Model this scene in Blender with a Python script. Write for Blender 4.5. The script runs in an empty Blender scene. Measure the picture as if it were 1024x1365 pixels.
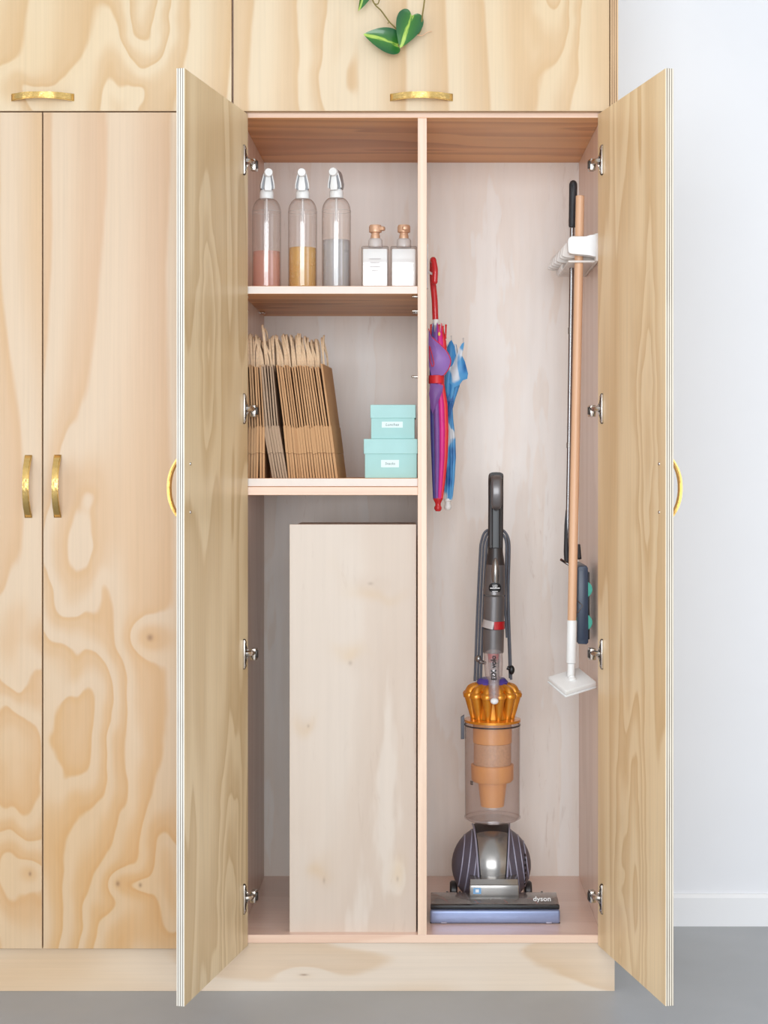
import bpy, bmesh, math, random
from mathutils import Vector, Matrix
R = math.radians
sc = bpy.context.scene
COL = sc.collection
random.seed(4)

# ------------------------------------------------------------------ camera, world, lights, exposure
H = 1.158            # camera height above the floor
D = 3.55             # camera distance to the cabinet front plane (y = 0)
F = 2130.0           # focal length in pixels of a 1024 px wide frame
VX, VY = 566.0, 627.0
cam_data = bpy.data.cameras.new('camera')
cam = bpy.data.objects.new('camera', cam_data)
COL.objects.link(cam)
cam.location = (0, -D, H)
cam.rotation_euler = (R(90), 0, 0)
cam_data.sensor_fit = 'HORIZONTAL'
cam_data.sensor_width = 36
cam_data.lens = 36 * F / 1024
cam_data.shift_x = (512 - VX) / 1024
cam_data.shift_y = (VY - 682.5) / 1024
cam_data.clip_start = 0.05
sc.camera = cam

world = bpy.data.worlds.new('world')
sc.world = world
world.use_nodes = True
bg = world.node_tree.nodes['Background']
bg.inputs[0].default_value = (0.90, 0.96, 1.08, 1)
bg.inputs[1].default_value = 0.68

def area(name, loc, target, sx, sy, power, color=(1, 1, 1)):
    l = bpy.data.lights.new(name, 'AREA')
    l.shape = 'RECTANGLE'; l.size = sx; l.size_y = sy; l.energy = power; l.color = color
    o = bpy.data.objects.new(name, l)
    COL.objects.link(o)
    o.location = loc
    o.rotation_euler = (Vector(target) - Vector(loc)).to_track_quat('-Z', 'Y').to_euler()
    return o
area('window_light', (-0.2, -5.6, H + 0.5), (-0.1, 0, H + 0.2), 3.4, 2.1, 150, (0.92, 0.965, 1.0))
area('side_fill_light_left', (-3.1, -2.3, H + 0.35), (0, -0.6, H), 2.4, 2.2, 22, (0.93, 0.97, 1.0))  # both side lamps are added fill for the doors' inner faces, not windows
area('side_fill_light_right', (3.1, -2.3, H + 0.35), (0, -0.6, H), 2.4, 2.2, 22, (0.93, 0.97, 1.0))

vs = sc.view_settings
vs.view_transform = 'Standard'
vs.look = 'None'
vs.gamma = 1.0
vs.use_curve_mapping = False
vs.exposure = 0.12

# ------------------------------------------------------------------ helpers
def s2l(c):
    return tuple(((v / 255) / 12.92 if v / 255 <= 0.04045 else ((v / 255 + 0.055) / 1.055) ** 2.4) for v in c)

def PX(px, y): return (px - VX) * (D + y) / F
def PZ(py, y): return H + (VY - py) * (D + y) / F

WM = {}
def tag(o, label=None, cat=None, group=None, kind=None):
    if label: o['label'] = label
    if cat: o['category'] = cat
    if group: o['group'] = group
    if kind: o['kind'] = kind
    return o

def link(o, parent=None, matrix=None):
    m = matrix if matrix is not None else Matrix.Identity(4)
    COL.objects.link(o)
    if parent is not None:
        o.parent = parent
        o.matrix_basis = WM[parent].inverted() @ m
    else:
        o.matrix_basis = m
    WM[o] = m
    return o

def thing(name, label, cat, loc=(0, 0, 0), group=None):
    o = bpy.data.objects.new(name, None)
    o.empty_display_size = 0.05
    link(o, None, Matrix.Translation(loc))
    return tag(o, label, cat, group)

def mesh_of(name, bm, mats, smooth=40):
    bmesh.ops.recalc_face_normals(bm, faces=bm.faces[:])
    me = bpy.data.meshes.new(name)
    bm.to_mesh(me); bm.free()
    if not isinstance(mats, (list, tuple)): mats = [mats]
    for m in mats: me.materials.append(m)
    if smooth:
        for p in me.polygons: p.use_smooth = True
        me.set_sharp_from_angle(angle=R(smooth))
    return me

def obj(name, bm, mats, parent=None, matrix=None, smooth=40):
    o = bpy.data.objects.new(name, mesh_of(name, bm, mats, smooth))
    return link(o, parent, matrix)

def dup(root, matrix, parent=None):
    """copy a thing, its parts and their sub-parts; matrix = new world matrix of the root"""
    c = root.copy(); COL.objects.link(c)
    if parent is None: c.matrix_basis = matrix
    else: c.parent = parent
    for ch in list(root.children):
        d = dup(ch, None, c)
        d.matrix_basis = ch.matrix_basis.copy()
    return c

def new(): return bmesh.new()

def box(bm, x0, x1, y0, y1, z0, z1, bev=0.0, mi=0, seg=2, M=None):
    b = bmesh.new()
    r = bmesh.ops.create_cube(b, size=1.0)
    for v in b.verts:
        v.co = Vector(((x0 + x1) / 2 + v.co.x * (x1 - x0), (y0 + y1) / 2 + v.co.y * (y1 - y0), (z0 + z1) / 2 + v.co.z * (z1 - z0)))
    if bev > 0:
        bmesh.ops.bevel(b, geom=b.edges[:], offset=bev, segments=seg, affect='EDGES', profile=0.5)
    merge(bm, b, mi, M)

def merge(bm, b, mi=0, M=None):
    if M is not None: bmesh.ops.transform(b, matrix=M, verts=b.verts[:])
    mp = {}
    for v in b.verts: mp[v] = bm.verts.new(v.co)
    for f in b.faces:
        try:
            nf = bm.faces.new([mp[v] for v in f.verts]); nf.material_index = mi if mi is not None else f.material_index
        except ValueError: pass
    b.free()

def prism(bm, poly, axis, a0, a1, mi=0, bev=0.0, M=None):
    """extrude a 2D polygon; axis 'y': poly in (x,z); 'x': poly in (y,z); 'z': poly in (x,y)"""
    b = bmesh.new()
    def mk(p, a):
        if axis == 'y': return (p[0], a, p[1])
        if axis == 'x': return (a, p[0], p[1])
        return (p[0], p[1], a)
    A = [b.verts.new(mk(p, a0)) for p in poly]; B = [b.verts.new(mk(p, a1)) for p in poly]
    n = len(poly)
    f0 = b.faces.new(A); f1 = b.faces.new(B[::-1])
    for i in range(n): b.faces.new([A[i], B[i], B[(i + 1) % n], A[(i + 1) % n]])
    if bev > 0:
        es = [e for e in list(f0.edges) + list(f1.edges)]
        bmesh.ops.bevel(b, geom=list(set(es)), offset=bev, segments=2, affect='EDGES', profile=0.5)
    merge(bm, b, mi, M)

def lathe(bm, prof, n=32, c=(0, 0, 0), mi=0, M=None, a0=0.0, a1=2 * math.pi):
    """prof: list of (r, z) about the z axis at c"""
    b = bmesh.new()
    full = abs(a1 - a0 - 2 * math.pi) < 1e-6
    k = n if full else n + 1
    rings = []
    for r, z in prof:
        if r < 1e-7:
            rings.append([b.verts.new((c[0], c[1], c[2] + z))])
        else:
            rings.append([b.verts.new((c[0] + r * math.cos(a0 + (a1 - a0) * i / n), c[1] + r * math.sin(a0 + (a1 - a0) * i / n), c[2] + z)) for i in range(k)])
    for A, B in zip(rings, rings[1:]):
        for i in range(n):
            j = (i + 1) % k
            if len(A) == 1 and len(B) == 1: continue
            if len(A) == 1: b.faces.new([A[0], B[i], B[j]])
            elif len(B) == 1: b.faces.new([A[i], B[0], A[j]])
            else: b.faces.new([A[i], B[i], B[j], A[j]])
    merge(bm, b, mi, M)

def tube(bm, pts, r, n=10, mi=0, cap=True, closed=False, M=None):
    pts = [Vector(p) for p in pts]
    rs = r if isinstance(r, (list, tuple)) else [r] * len(pts)
    b = bmesh.new()
    m = len(pts)
    tang = []
    for i in range(m):
        if closed: t = pts[(i + 1) % m] - pts[(i - 1) % m]
        else: t = pts[min(i + 1, m - 1)] - pts[max(i - 1, 0)]
        tang.append(t.normalized())
    ref = Vector((0, 1, 0)) if abs(tang[0].y) < 0.9 else Vector((1, 0, 0))
    nrm = (ref - tang[0] * ref.dot(tang[0])).normalized()
    rings = []
    for i in range(m):
        nrm = (nrm - tang[i] * nrm.dot(tang[i])).normalized()
        bi = tang[i].cross(nrm)
        rings.append([b.verts.new(pts[i] + (nrm * math.cos(2 * math.pi * k / n) + bi * math.sin(2 * math.pi * k / n)) * rs[i]) for k in range(n)])
    pairs = list(zip(rings, rings[1:])) + ([(rings[-1], rings[0])] if closed else [])
    for A, B in pairs:
        for k in range(n): b.faces.new([A[k], B[k], B[(k + 1) % n], A[(k + 1) % n]])
    if cap and not closed:
        b.faces.new(rings[0][::-1]); b.faces.new(rings[-1])
    merge(bm, b, mi, M)

def sphere(bm, c, r, mi=0, u=20, v=12, s=(1, 1, 1), M=None):
    b = bmesh.new()
    bmesh.ops.create_uvsphere(b, u_segments=u, v_segments=v, radius=r)
    for w in b.verts: w.co = Vector((c[0] + w.co.x * s[0], c[1] + w.co.y * s[1], c[2] + w.co.z * s[2]))
    merge(bm, b, mi, M)

def bez(pts, k=8):
    """Catmull-Rom through points"""
    P = [Vector(p) for p in pts]
    P = [P[0] * 2 - P[1]] + P + [P[-1] * 2 - P[-2]]
    out = []
    for i in range(1, len(P) - 2):
        for j in range(k):
            t = j / k
            a, b_, c, d = P[i - 1], P[i], P[i + 1], P[i + 2]
            out.append(0.5 * ((2 * b_) + (c - a) * t + (2 * a - 5 * b_ + 4 * c - d) * t * t + (3 * b_ - a - 3 * c + d) * t ** 3))
    out.append(P[-2])
    return out

def text_bm(body, size, M, extrude=0.0003, align='CENTER', shear=0.0, bold=0.0):
    cu = bpy.data.curves.new('text', 'FONT')
    cu.body = body; cu.size = size; cu.extrude = extrude; cu.align_x = align; cu.align_y = 'CENTER'; cu.shear = shear
    cu.resolution_u = 3; cu.offset = bold
    o = bpy.data.objects.new('text', cu)
    COL.objects.link(o)
    dg = bpy.context.evaluated_depsgraph_get()
    me = bpy.data.meshes.new_from_object(o.evaluated_get(dg))
    bpy.data.objects.remove(o); bpy.data.curves.remove(cu)
    b = bmesh.new(); b.from_mesh(me); bpy.data.meshes.remove(me)
    bmesh.ops.transform(b, matrix=M, verts=b.verts[:])
    return b

# ------------------------------------------------------------------ materials
class NT:
    def __init__(s, name):
        s.m = bpy.data.materials.new(name); s.m.use_nodes = True
        s.t = s.m.node_tree; s.n = s.t.nodes; s.l = s.t.links
        s.b = s.n['Principled BSDF']; s.out = s.n['Material Output']
    def node(s, typ, **kw):
        n = s.n.new(typ)
        for k, v in kw.items(): setattr(n, k, v)
        return n
    def lk(s, a, b): s.l.new(a, b)
    def math(s, op, a, b=None, c=None):
        n = s.n.new('ShaderNodeMath'); n.operation = op
        for i, v in enumerate((a, b, c)):
            if v is None: continue
            if isinstance(v, (int, float)): n.inputs[i].default_value = v
            else: s.l.new(v, n.inputs[i])
        return n.outputs[0]
    def mix(s, fac, a, b, typ='MIX'):
        n = s.n.new('ShaderNodeMix'); n.data_type = 'RGBA'; n.blend_type = typ
        for i, v in ((0, fac), (6, a), (7, b)):
            if isinstance(v, (int, float)): n.inputs[i].default_value = v
            elif isinstance(v, tuple): n.inputs[i].default_value = (*v[:3], 1)
            else: s.l.new(v, n.inputs[i])
        return n.outputs[2]
    def noise(s, vec, scale=1, detail=2, rough=0.5, dist=0.0):
        n = s.n.new('ShaderNodeTexNoise')
        n.inputs['Scale'].default_value = scale; n.inputs['Detail'].default_value = detail
        n.inputs['Roughness'].default_value = rough; n.inputs['Distortion'].default_value = dist
        s.l.new(vec, n.inputs['Vector'])
        return n.outputs['Fac']
    def mapping(s, vec, scale=(1, 1, 1), loc=(0, 0, 0), rot=(0, 0, 0)):
        n = s.n.new('ShaderNodeMapping')
        n.inputs['Scale'].default_value = scale; n.inputs['Location'].default_value = loc; n.inputs['Rotation'].default_value = rot
        s.l.new(vec, n.inputs['Vector'])
        return n.outputs[0]
    def ramp(s, fac, stops, interp='LINEAR'):
        n = s.n.new('ShaderNodeValToRGB'); cr = n.color_ramp; cr.interpolation = interp
        while len(cr.elements) < len(stops): cr.elements.new(0.5)
        for e, (p, c) in zip(cr.elements, stops):
            e.position = p; e.color = (*c[:3], 1) if not isinstance(c, (int, float)) else (c, c, c, 1)
        s.l.new(fac, n.inputs[0])
        return n.outputs[0]
    def bump(s, h, strength=0.2, dist=0.001):
        n = s.n.new('ShaderNodeBump'); n.inputs['Strength'].default_value = strength; n.inputs['Distance'].default_value = dist
        s.l.new(h, n.inputs['Height']); s.l.new(n.outputs[0], s.b.inputs['Normal'])
    def set(s, **kw):
        for k, v in kw.items(): s.b.inputs[k.replace('_', ' ')].default_value = v

def plain(name, rgb, rough=0.5, metal=0.0, spec=0.5, coat=0.0, var=0.04, vscale=30, srgb=True, bump=0.0):
    t = NT(name)
    c = s2l(rgb) if srgb else rgb
    tc = t.node('ShaderNodeTexCoord')
    f = t.noise(tc.outputs['Object'], vscale, 3)
    lo = tuple(v * (1 - var) for v in c); hi = tuple(min(1, v * (1 + var)) for v in c)
    t.lk(t.ramp(f, [(0.3, lo), (0.7, hi)]), t.b.inputs['Base Color'])
    t.set(Roughness=rough, Metallic=metal, Coat_Weight=coat)
    t.b.inputs['Specular IOR Level'].default_value = spec
    if bump: t.bump(f, bump, 0.001)
    return t.m

def wood(name, pale, tan, warm=None, N=5.0, scale=(2.6, 2.6, 0.75), seed=(0, 0, 0), feats=(), knots=(), along='Z', across='X',
         rough=0.42, coat=0.15, coat_rough=0.25, contrast=1.0, wob=0.05, grain=0.06, slope=0.0, edge=(0.15, 0.70, 0.90), eye_amt=0.6, blush=(), gscale=(170, 3.0), wisps=0.0):
    """rotary cut veneer: contour bands of a stretched height field; feats add cathedral ovals, knots add dark eyes"""
    t = NT(name)
    pale, tan = s2l(pale), s2l(tan)
    warm = s2l(warm) if warm else tan
    tc = t.node('ShaderNodeTexCoord').outputs['Object']
    sep = t.node('ShaderNodeSeparateXYZ'); t.lk(tc, sep.inputs[0])
    U = sep.outputs[across]; V = sep.outputs[along]
    h = t.noise(t.mapping(tc, scale, seed), 1.0, 1.2, 0.4, 0.25)
    h = t.math('MULTIPLY', h, N)
    if slope: h = t.math('ADD', h, t.math('MULTIPLY', U, slope))
    fs = tuple(26 if a != along else 5 for a in 'XYZ')
    wv = t.noise(t.mapping(tc, fs, seed), 1.0, 2.5, 0.55)
    h = t.math('ADD', h, t.math('MULTIPLY', wv, wob * N))
    w1 = t.math('MULTIPLY', t.math('SUBTRACT', t.noise(t.mapping(tc, (9, 9, 6), seed), 1.0, 2.0, 0.5), 0.5), 0.085)
    w2 = t.math('MULTIPLY', t.math('SUBTRACT', t.noise(t.mapping(tc, (7, 7, 4), (seed[2], 5, seed[0])), 1.0, 2.0, 0.5), 0.5), 0.28)
    UW = t.math('ADD', U, w1); VW = t.math('ADD', V, w2)
    def gauss(u, v, su, sv, k=1.0, warp=True):
        du = t.math('MULTIPLY', t.math('SUBTRACT', UW if warp else U, u), 1 / su)
        dv = t.math('MULTIPLY', t.math('SUBTRACT', VW if warp else V, v), 1 / sv)
        d2 = t.math('ADD', t.math('MULTIPLY', du, du), t.math('MULTIPLY', dv, dv))
        return t.math('POWER', 2.71828, t.math('MULTIPLY', d2, -k))
    for (u, v, su, sv, amp) in feats:
        h = t.math('ADD', h, t.math('MULTIPLY', gauss(u, v, su, sv), amp))
    eye = None
    for (u, v, su, sv, amp) in knots:
        g = gauss(u, v, su, sv, 1.0, False)
        h = t.math('ADD', h, t.math('MULTIPLY', g, amp))
        e = gauss(u, v, su * 0.12, sv * 0.18, 1.0, False)
        eye = e if eye is None else t.math('MAXIMUM', eye, e)
    fr = t.math('FRACT', h)
    p, q, r_ = edge
    band = t.ramp(fr, [(0.0, 0.0), (p, 0.0), (q, 0.75), (r_, 1.0), (1.0, 0.0)], 'EASE')
    var = t.noise(t.mapping(tc, tuple(v * 0.7 for v in scale), (seed[0] + 7, seed[1], seed[2] + 3)), 1.0, 2)
    tn = t.mix(t.ramp(var, [(0.35, 0.0), (0.65, 1.0)]), tan, warm)
    bf = t.math('MULTIPLY', band, contrast)
    col = t.mix(bf, pale, tn)
    for (u, v, su, sv, amp) in blush:      # warm tone gradient painted into the colour as patches; knot smudges on the box
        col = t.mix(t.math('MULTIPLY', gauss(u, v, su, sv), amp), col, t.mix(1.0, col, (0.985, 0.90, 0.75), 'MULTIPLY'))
    gs = tuple(gscale[0] if a != along else gscale[1] for a in 'XYZ')
    g = t.noise(t.mapping(tc, gs, seed), 1.0, 3, 0.6)
    gr = t.ramp(g, [(0.25, 1 - grain), (0.6, 1.0), (0.8, 1 + grain * 0.3)])
    col = t.mix(1.0, col, gr, 'MULTIPLY')
    if wisps:                               # sparse short dark figure marks
        ws = tuple(55 if a != along else 9 for a in 'XYZ')
        wn = t.noise(t.mapping(tc, ws, (seed[1], seed[2], seed[0])), 1.0, 4.0, 0.6, 1.2)
        cl_ = t.noise(t.mapping(tc, (5, 5, 2.5), seed), 1.0, 2.0)
        wf = t.math('MULTIPLY', t.ramp(wn, [(0.60, 0.0), (0.70, 1.0)]), t.ramp(cl_, [(0.42, 0.0), (0.62, 1.0)]))
        col = t.mix(t.math('MULTIPLY', wf, wisps), col, t.mix(1.0, col, (0.80, 0.74, 0.70), 'MULTIPLY'))
    if eye is not None:
        col = t.mix(t.math('MULTIPLY', eye, eye_amt), col, s2l((120, 82, 52)))
    t.lk(col, t.b.inputs['Base Color'])
    t.set(Roughness=rough, Coat_Weight=coat, Coat_Roughness=coat_rough)
    t.bump(g, 0.05, 0.0004)
    return t.m

def plyedge(name, axis, c0, thick, pale, dark, n=3, seed=0.0, lo=0.28):
    """edge of a plywood board: glue lines and end-grain plies across the thickness"""
    t = NT(name)
    tc = t.node('ShaderNodeTexCoord').outputs['Object']
    sep = t.node('ShaderNodeSeparateXYZ'); t.lk(tc, sep.inputs[0])
    u = t.math('MULTIPLY', t.math('SUBTRACT', sep.outputs[axis], c0), n / thick)
    nz = t.noise(t.mapping(tc, (60, 60, 6), (seed, 0, seed)), 1.0, 3)
    u = t.math('ADD', u, t.math('MULTIPLY', t.math('SUBTRACT', nz, 0.5), 0.10))
    f = t.math('FRACT', u)
    band = t.ramp(f, [(0.0, 0.3), (0.12, 0.0), (0.50, 0.0), (0.60, 1.0), (0.88, 1.0), (1.0, 0.3)])
    brk = t.noise(t.mapping(tc, (30, 30, 9), (seed + 3, 1, 2)), 1.0, 3)
    band = t.math('MULTIPLY', band, t.ramp(brk, [(0.3, 0.75), (0.7, 1.0)]))
    t.lk(t.mix(band, s2l(pale), s2l(dark)), t.b.inputs['Base Color'])
    t.set(Roughness=0.6)
    return t.m

def clear(name, tint, gl=1.0, rough=0.03, ior=1.45, haze=None, haze_amt=0.0, rim=0.72):
    """thin clear plastic or glass wall: see-through with fresnel reflection and an optional milky share"""
    t = NT(name)
    t.n.remove(t.b)
    tr = t.node('ShaderNodeBsdfTransparent'); tr.inputs[0].default_value = (*s2l(tint), 1)
    g = t.node('ShaderNodeBsdfGlossy'); g.inputs['Roughness'].default_value = rough; g.inputs[0].default_value = (gl, gl, gl, 1)
    lw = t.node('ShaderNodeLayerWeight'); lw.inputs[0].default_value = 0.5
    f5 = t.math('POWER', lw.outputs['Facing'], 4.0)
    r0 = ((ior - 1) / (ior + 1)) ** 2
    fac = t.math('ADD', t.math('MULTIPLY', f5, 0.55), r0 + 0.035)
    base = tr.outputs[0]
    lw0 = t.node('ShaderNodeLayerWeight'); lw0.inputs[0].default_value = 0.5
    t.lk(t.mix(t.math('POWER', lw0.outputs['Facing'], 3.0), s2l(tint), tuple(v * rim for v in s2l(tint))), tr.inputs[0])
    if haze_amt:
        d = t.node('ShaderNodeBsdfDiffuse')
        tc = t.node('ShaderNodeTexCoord').outputs['Object']
        nz = t.noise(tc, 25, 3)
        d.inputs[0].default_value = (*s2l(haze), 1)
        mh = t.node('ShaderNodeMixShader'); t.lk(t.ramp(nz, [(0.2, haze_amt * 0.85), (0.8, haze_amt * 1.15)]), mh.inputs[0])
        t.lk(base, mh.inputs[1]); t.lk(d.outputs[0], mh.inputs[2]); base = mh.outputs[0]
    mx = t.node('ShaderNodeMixShader')
    t.lk(fac, mx.inputs[0]); t.lk(base, mx.inputs[1]); t.lk(g.outputs[0], mx.inputs[2])
    t.lk(mx.outputs[0], t.out.inputs[0])
    return t.m

M = {}
M['wall'] = plain('painted_wall', (230, 231, 234), 0.7, var=0.012, vscale=3, bump=0.02)
M['ceiling'] = plain('painted_ceiling', (245, 245, 243), 0.8, var=0.01, vscale=3)
M['baseboard'] = plain('painted_baseboard', (235,235,236), 0.45, var=0.01, vscale=3)

def concrete():
    t = NT('polished_concrete')
    tc = t.node('ShaderNodeTexCoord').outputs['Object']
    a = t.noise(tc, 1.6, 5, 0.6); b = t.noise(tc, 14, 4, 0.6)
    f = t.math('ADD', t.math('MULTIPLY', a, 0.7), t.math('MULTIPLY', b, 0.3))
    t.lk(t.ramp(f, [(0.3, s2l((148, 150, 152))), (0.7, s2l((168, 170, 172)))]), t.b.inputs['Base Color'])
    t.lk(t.ramp(b, [(0.3, 0.30), (0.7, 0.42)]), t.b.inputs['Roughness'])
    return t.m
M['floor'] = concrete()

PINE_P, PINE_T, PINE_W = (214, 189, 159), (206, 171, 137), (206, 166, 115)
def pf(px, py, sx, sz, amp, y=-0.02):
    return (PX(px, y), PZ(py, y), sx * (D + y) / F, sz * (D + y) / F, amp)
M['pine_mid'] = wood('pine_veneer_a', PINE_P, PINE_T, PINE_W, N=3.4, scale=(1.7, 1.7, 0.50), seed=(1.3, 0, 4.2), slope=8.0, wob=0.045,
    feats=[pf(95, 735, 46, 110, 1.5), pf(115, 960, 56, 150, -2.2), pf(225, 1165, 34, 80, 1.4), pf(150, 1260, 46, 60, 1.4), pf(60, 1230, 40, 60, -0.8)],
    knots=[pf(200, 850, 32, 24, 1.1), pf(157, 1178, 22, 20, 0.9), pf(187, 1180, 18, 16, 0.8)],
    blush=[pf(120, 1150, 150, 190, 0.95), pf(210, 1200, 60, 120, 0.6), pf(200, 850, 60, 40, 0.5)])  # broad warm tint painted over the lower door
M['pine_left'] = wood('pine_veneer_b', PINE_P, PINE_T, PINE_W, N=3.4, scale=(1.7, 1.7, 0.5), seed=(5.1, 0, 1.7), slope=9.0, wob=0.045,
    feats=[pf(30, 1000, 50, 150, -1.9), pf(10, 1170, 60, 50, 1.5), pf(10, 860, 36, 80, 1.3)], knots=[pf(62, 850, 18, 26, 0.8), pf(40, 1165, 16, 16, 0.6)],
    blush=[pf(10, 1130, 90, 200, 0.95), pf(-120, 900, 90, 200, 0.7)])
M['pine_upl'] = wood('pine_veneer_c', (218, 196, 162), (207, 176, 133), (202, 166, 120), N=3.4, scale=(1.6, 1.6, 0.6), seed=(8.4, 0, 2.6), slope=8.0, wob=0.045,
    feats=[pf(195, 10, 36, 80, -2.2), pf(160, 130, 30, 40, 1.2), pf(40, 130, 60, 40, 1.0)], blush=[pf(40, 60, 120, 90, 0.5), pf(-150, 40, 100, 90, 0.6)])
M['pine_upr'] = wood('pine_veneer_d', (219, 197, 164), (209, 178, 138), (203, 167, 122), N=3.0, scale=(1.6, 1.6, 0.5), seed=(3.7, 0, 9.4), slope=10.0, wob=0.045,
    feats=[pf(742, 10, 26, 80, -2.4), pf(440, 80, 30, 140, 0.9)], blush=[pf(740, 60, 120, 90, 0.6)])
M['pine_plinth'] = wood('pine_veneer_e', (224, 207, 188), (214, 188, 160), (211, 182, 148), N=4.0, scale=(1.4, 2.5, 5), seed=(2.7, 0, 5.5), along='X', across='Z', contrast=0.8, blush=[(0.05, -0.85, 0.2, 0.38, 0.85), (0.03, 0.30, 0.05, 0.10, 0.4)],  # warm tint painted into the plinth colour, mostly at its left
    knots=[(PZ(1300, 0), PX(405, 0), 0.018, 0.05, 0.5)])
M['pine_in_l'] = wood('pine_inner_a', (229, 205, 165), (205, 175, 130), (199, 168, 121), N=5.0, scale=(7, 7, 0.9), seed=(6.2, 1, 3.3), contrast=0.75, grain=0.10, feats=[(0.13, H - 1.02, 0.07, 0.36, 3.0), (0.27, H + 0.30, 0.05, 0.25, 2.0)])
M['pine_in_r'] = wood('pine_inner_b', (245, 217, 174), (223, 187, 138), (218, 179, 126), N=5.0, scale=(8, 8, 0.8), seed=(2.2, 4, 8.3), contrast=0.75, grain=0.10, feats=[(0.22, H - 0.86, 0.07, 0.34, -3.0), (0.30, H + 0.10, 0.05, 0.30, 2.0)])
BEECH_P, BEECH_T = (238, 208, 188), (224, 188, 164)
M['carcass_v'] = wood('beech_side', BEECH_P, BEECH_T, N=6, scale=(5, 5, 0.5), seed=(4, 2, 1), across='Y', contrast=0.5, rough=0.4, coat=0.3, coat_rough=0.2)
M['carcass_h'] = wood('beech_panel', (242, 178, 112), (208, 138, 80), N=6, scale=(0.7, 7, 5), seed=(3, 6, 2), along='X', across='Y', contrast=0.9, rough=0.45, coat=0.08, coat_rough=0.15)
M['carcass_floor'] = wood('beech_floor', (236, 202, 184), (224, 184, 164), N=4, scale=(0.7, 4, 5), seed=(3, 6, 2), along='X', across='Y', contrast=0.5, rough=0.35, coat=0.6, coat_rough=0.12)
M['maple'] = wood('maple_back', (250, 244, 237), (242, 227, 212), N=5.5, scale=(4.5, 4.5, 0.8), seed=(9, 3, 4), contrast=0.5, rough=0.5, coat=0.28, coat_rough=0.28, wob=0.22, grain=0.045, gscale=(45, 3.0), wisps=0.6)
M['maple_box'] = wood('maple_box', (218, 204, 190), (206, 186, 168), N=3.0, scale=(3.5, 3.5, 0.7), seed=(4, 5, 7), contrast=0.75, rough=0.5, coat=0.1, wob=0.14, eye_amt=0.3, grain=0.035, gscale=(60, 2.0), wisps=0.35,
    feats=[], knots=[pf(467, 884, 22, 16, 0.22, 0.02), pf(411, 968, 14, 12, 0.2, 0.02), pf(432, 1174, 14, 22, 0.25, 0.02), pf(530, 1172, 14, 20, 0.25, 0.02), pf(494, 778, 30, 12, 0.22, 0.02)],
    blush=[pf(467, 878, 20, 16, 0.75, 0.02), pf(411, 965, 12, 12, 0.6, 0.02), pf(432, 1166, 13, 18, 0.8, 0.02), pf(530, 1166, 13, 18, 0.8, 0.02), pf(494, 776, 34, 12, 0.6, 0.02)])
M['shelf_edge'] = plain('white_edge_band', (232, 219, 208), 0.45, var=0.02)
M['edge_band'] = wood('beech_edge', (242, 214, 190), (228, 190, 162), N=5, scale=(30, 30, 0.6), seed=(4, 8, 1), across='X', contrast=0.6)
M['edge_band_h'] = wood('beech_edge_h', (240, 208, 184), (226, 186, 160), N=5, scale=(0.6, 30, 30), seed=(4, 8, 1), along='X', across='Z', contrast=0.6)
M['gold'] = plain('hammered_gold', (226, 188, 116), 0.20, 1.0, var=0.10, vscale=110, bump=0.55)
M['chrome'] = plain('nickel', (205, 198, 190), 0.22, 1.0, var=0.05)
M['dark_metal'] = plain('hinge_cup', (52, 46, 40), 0.35, 0.2, var=0.1)
M['steel'] = plain('steel_tube', (150, 148, 148), 0.24, 1.0, var=0.03)
M['white_plastic'] = plain('white_plastic', (240, 240, 238), 0.35, var=0.02)
M['grey_plastic'] = plain('grey_plastic', (170, 172, 176), 0.35, var=0.03)
M['rack_plastic'] = plain('rack_plastic', (232, 224, 216), 0.4, var=0.03)
M['black_rubber'] = plain('black_rubber', (48, 48, 52), 0.5, var=0.1)
M['beech_pole'] = wood('beech_pole', (232, 186, 148), (218, 166, 126), N=3, scale=(20, 20, 1.2), contrast=0.5)
M['navy_plastic'] = plain('navy_plastic', (52, 64, 84), 0.35, var=0.1)
M['teal_wheel'] = plain('teal_wheel', (92, 196, 176), 0.5, var=0.05)
M['teal_box'] = plain('teal_card', (168, 211, 208), 0.6, var=0.02)
M['teal_lid'] = plain('teal_card_lid', (173, 215, 213), 0.6, var=0.02)
M['sticker'] = plain('paper_sticker', (222, 240, 238), 0.5, var=0.02)
M['ink'] = plain('grey_ink', (110, 122, 124), 0.6)
M['kraft'] = wood('kraft_paper', (199, 153, 108), (184, 136, 92), N=2, scale=(6, 6, 6), contrast=0.4, rough=0.75, coat=0.0, grain=0.05)
M['kraft_b'] = wood('kraft_paper_b', (186, 145, 104), (172, 130, 90), N=2, scale=(7, 5, 6), contrast=0.4, rough=0.75, coat=0.0, grain=0.05)
M['kraft_c'] = wood('kraft_paper_c', (176, 148, 122), (160, 132, 106), N=2, scale=(7, 5, 6), contrast=0.4, rough=0.75, coat=0.0, grain=0.05)
M['cord'] = plain('twisted_paper_cord', (222, 192, 158), 0.7, var=0.12, vscale=200, bump=0.3)

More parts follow.
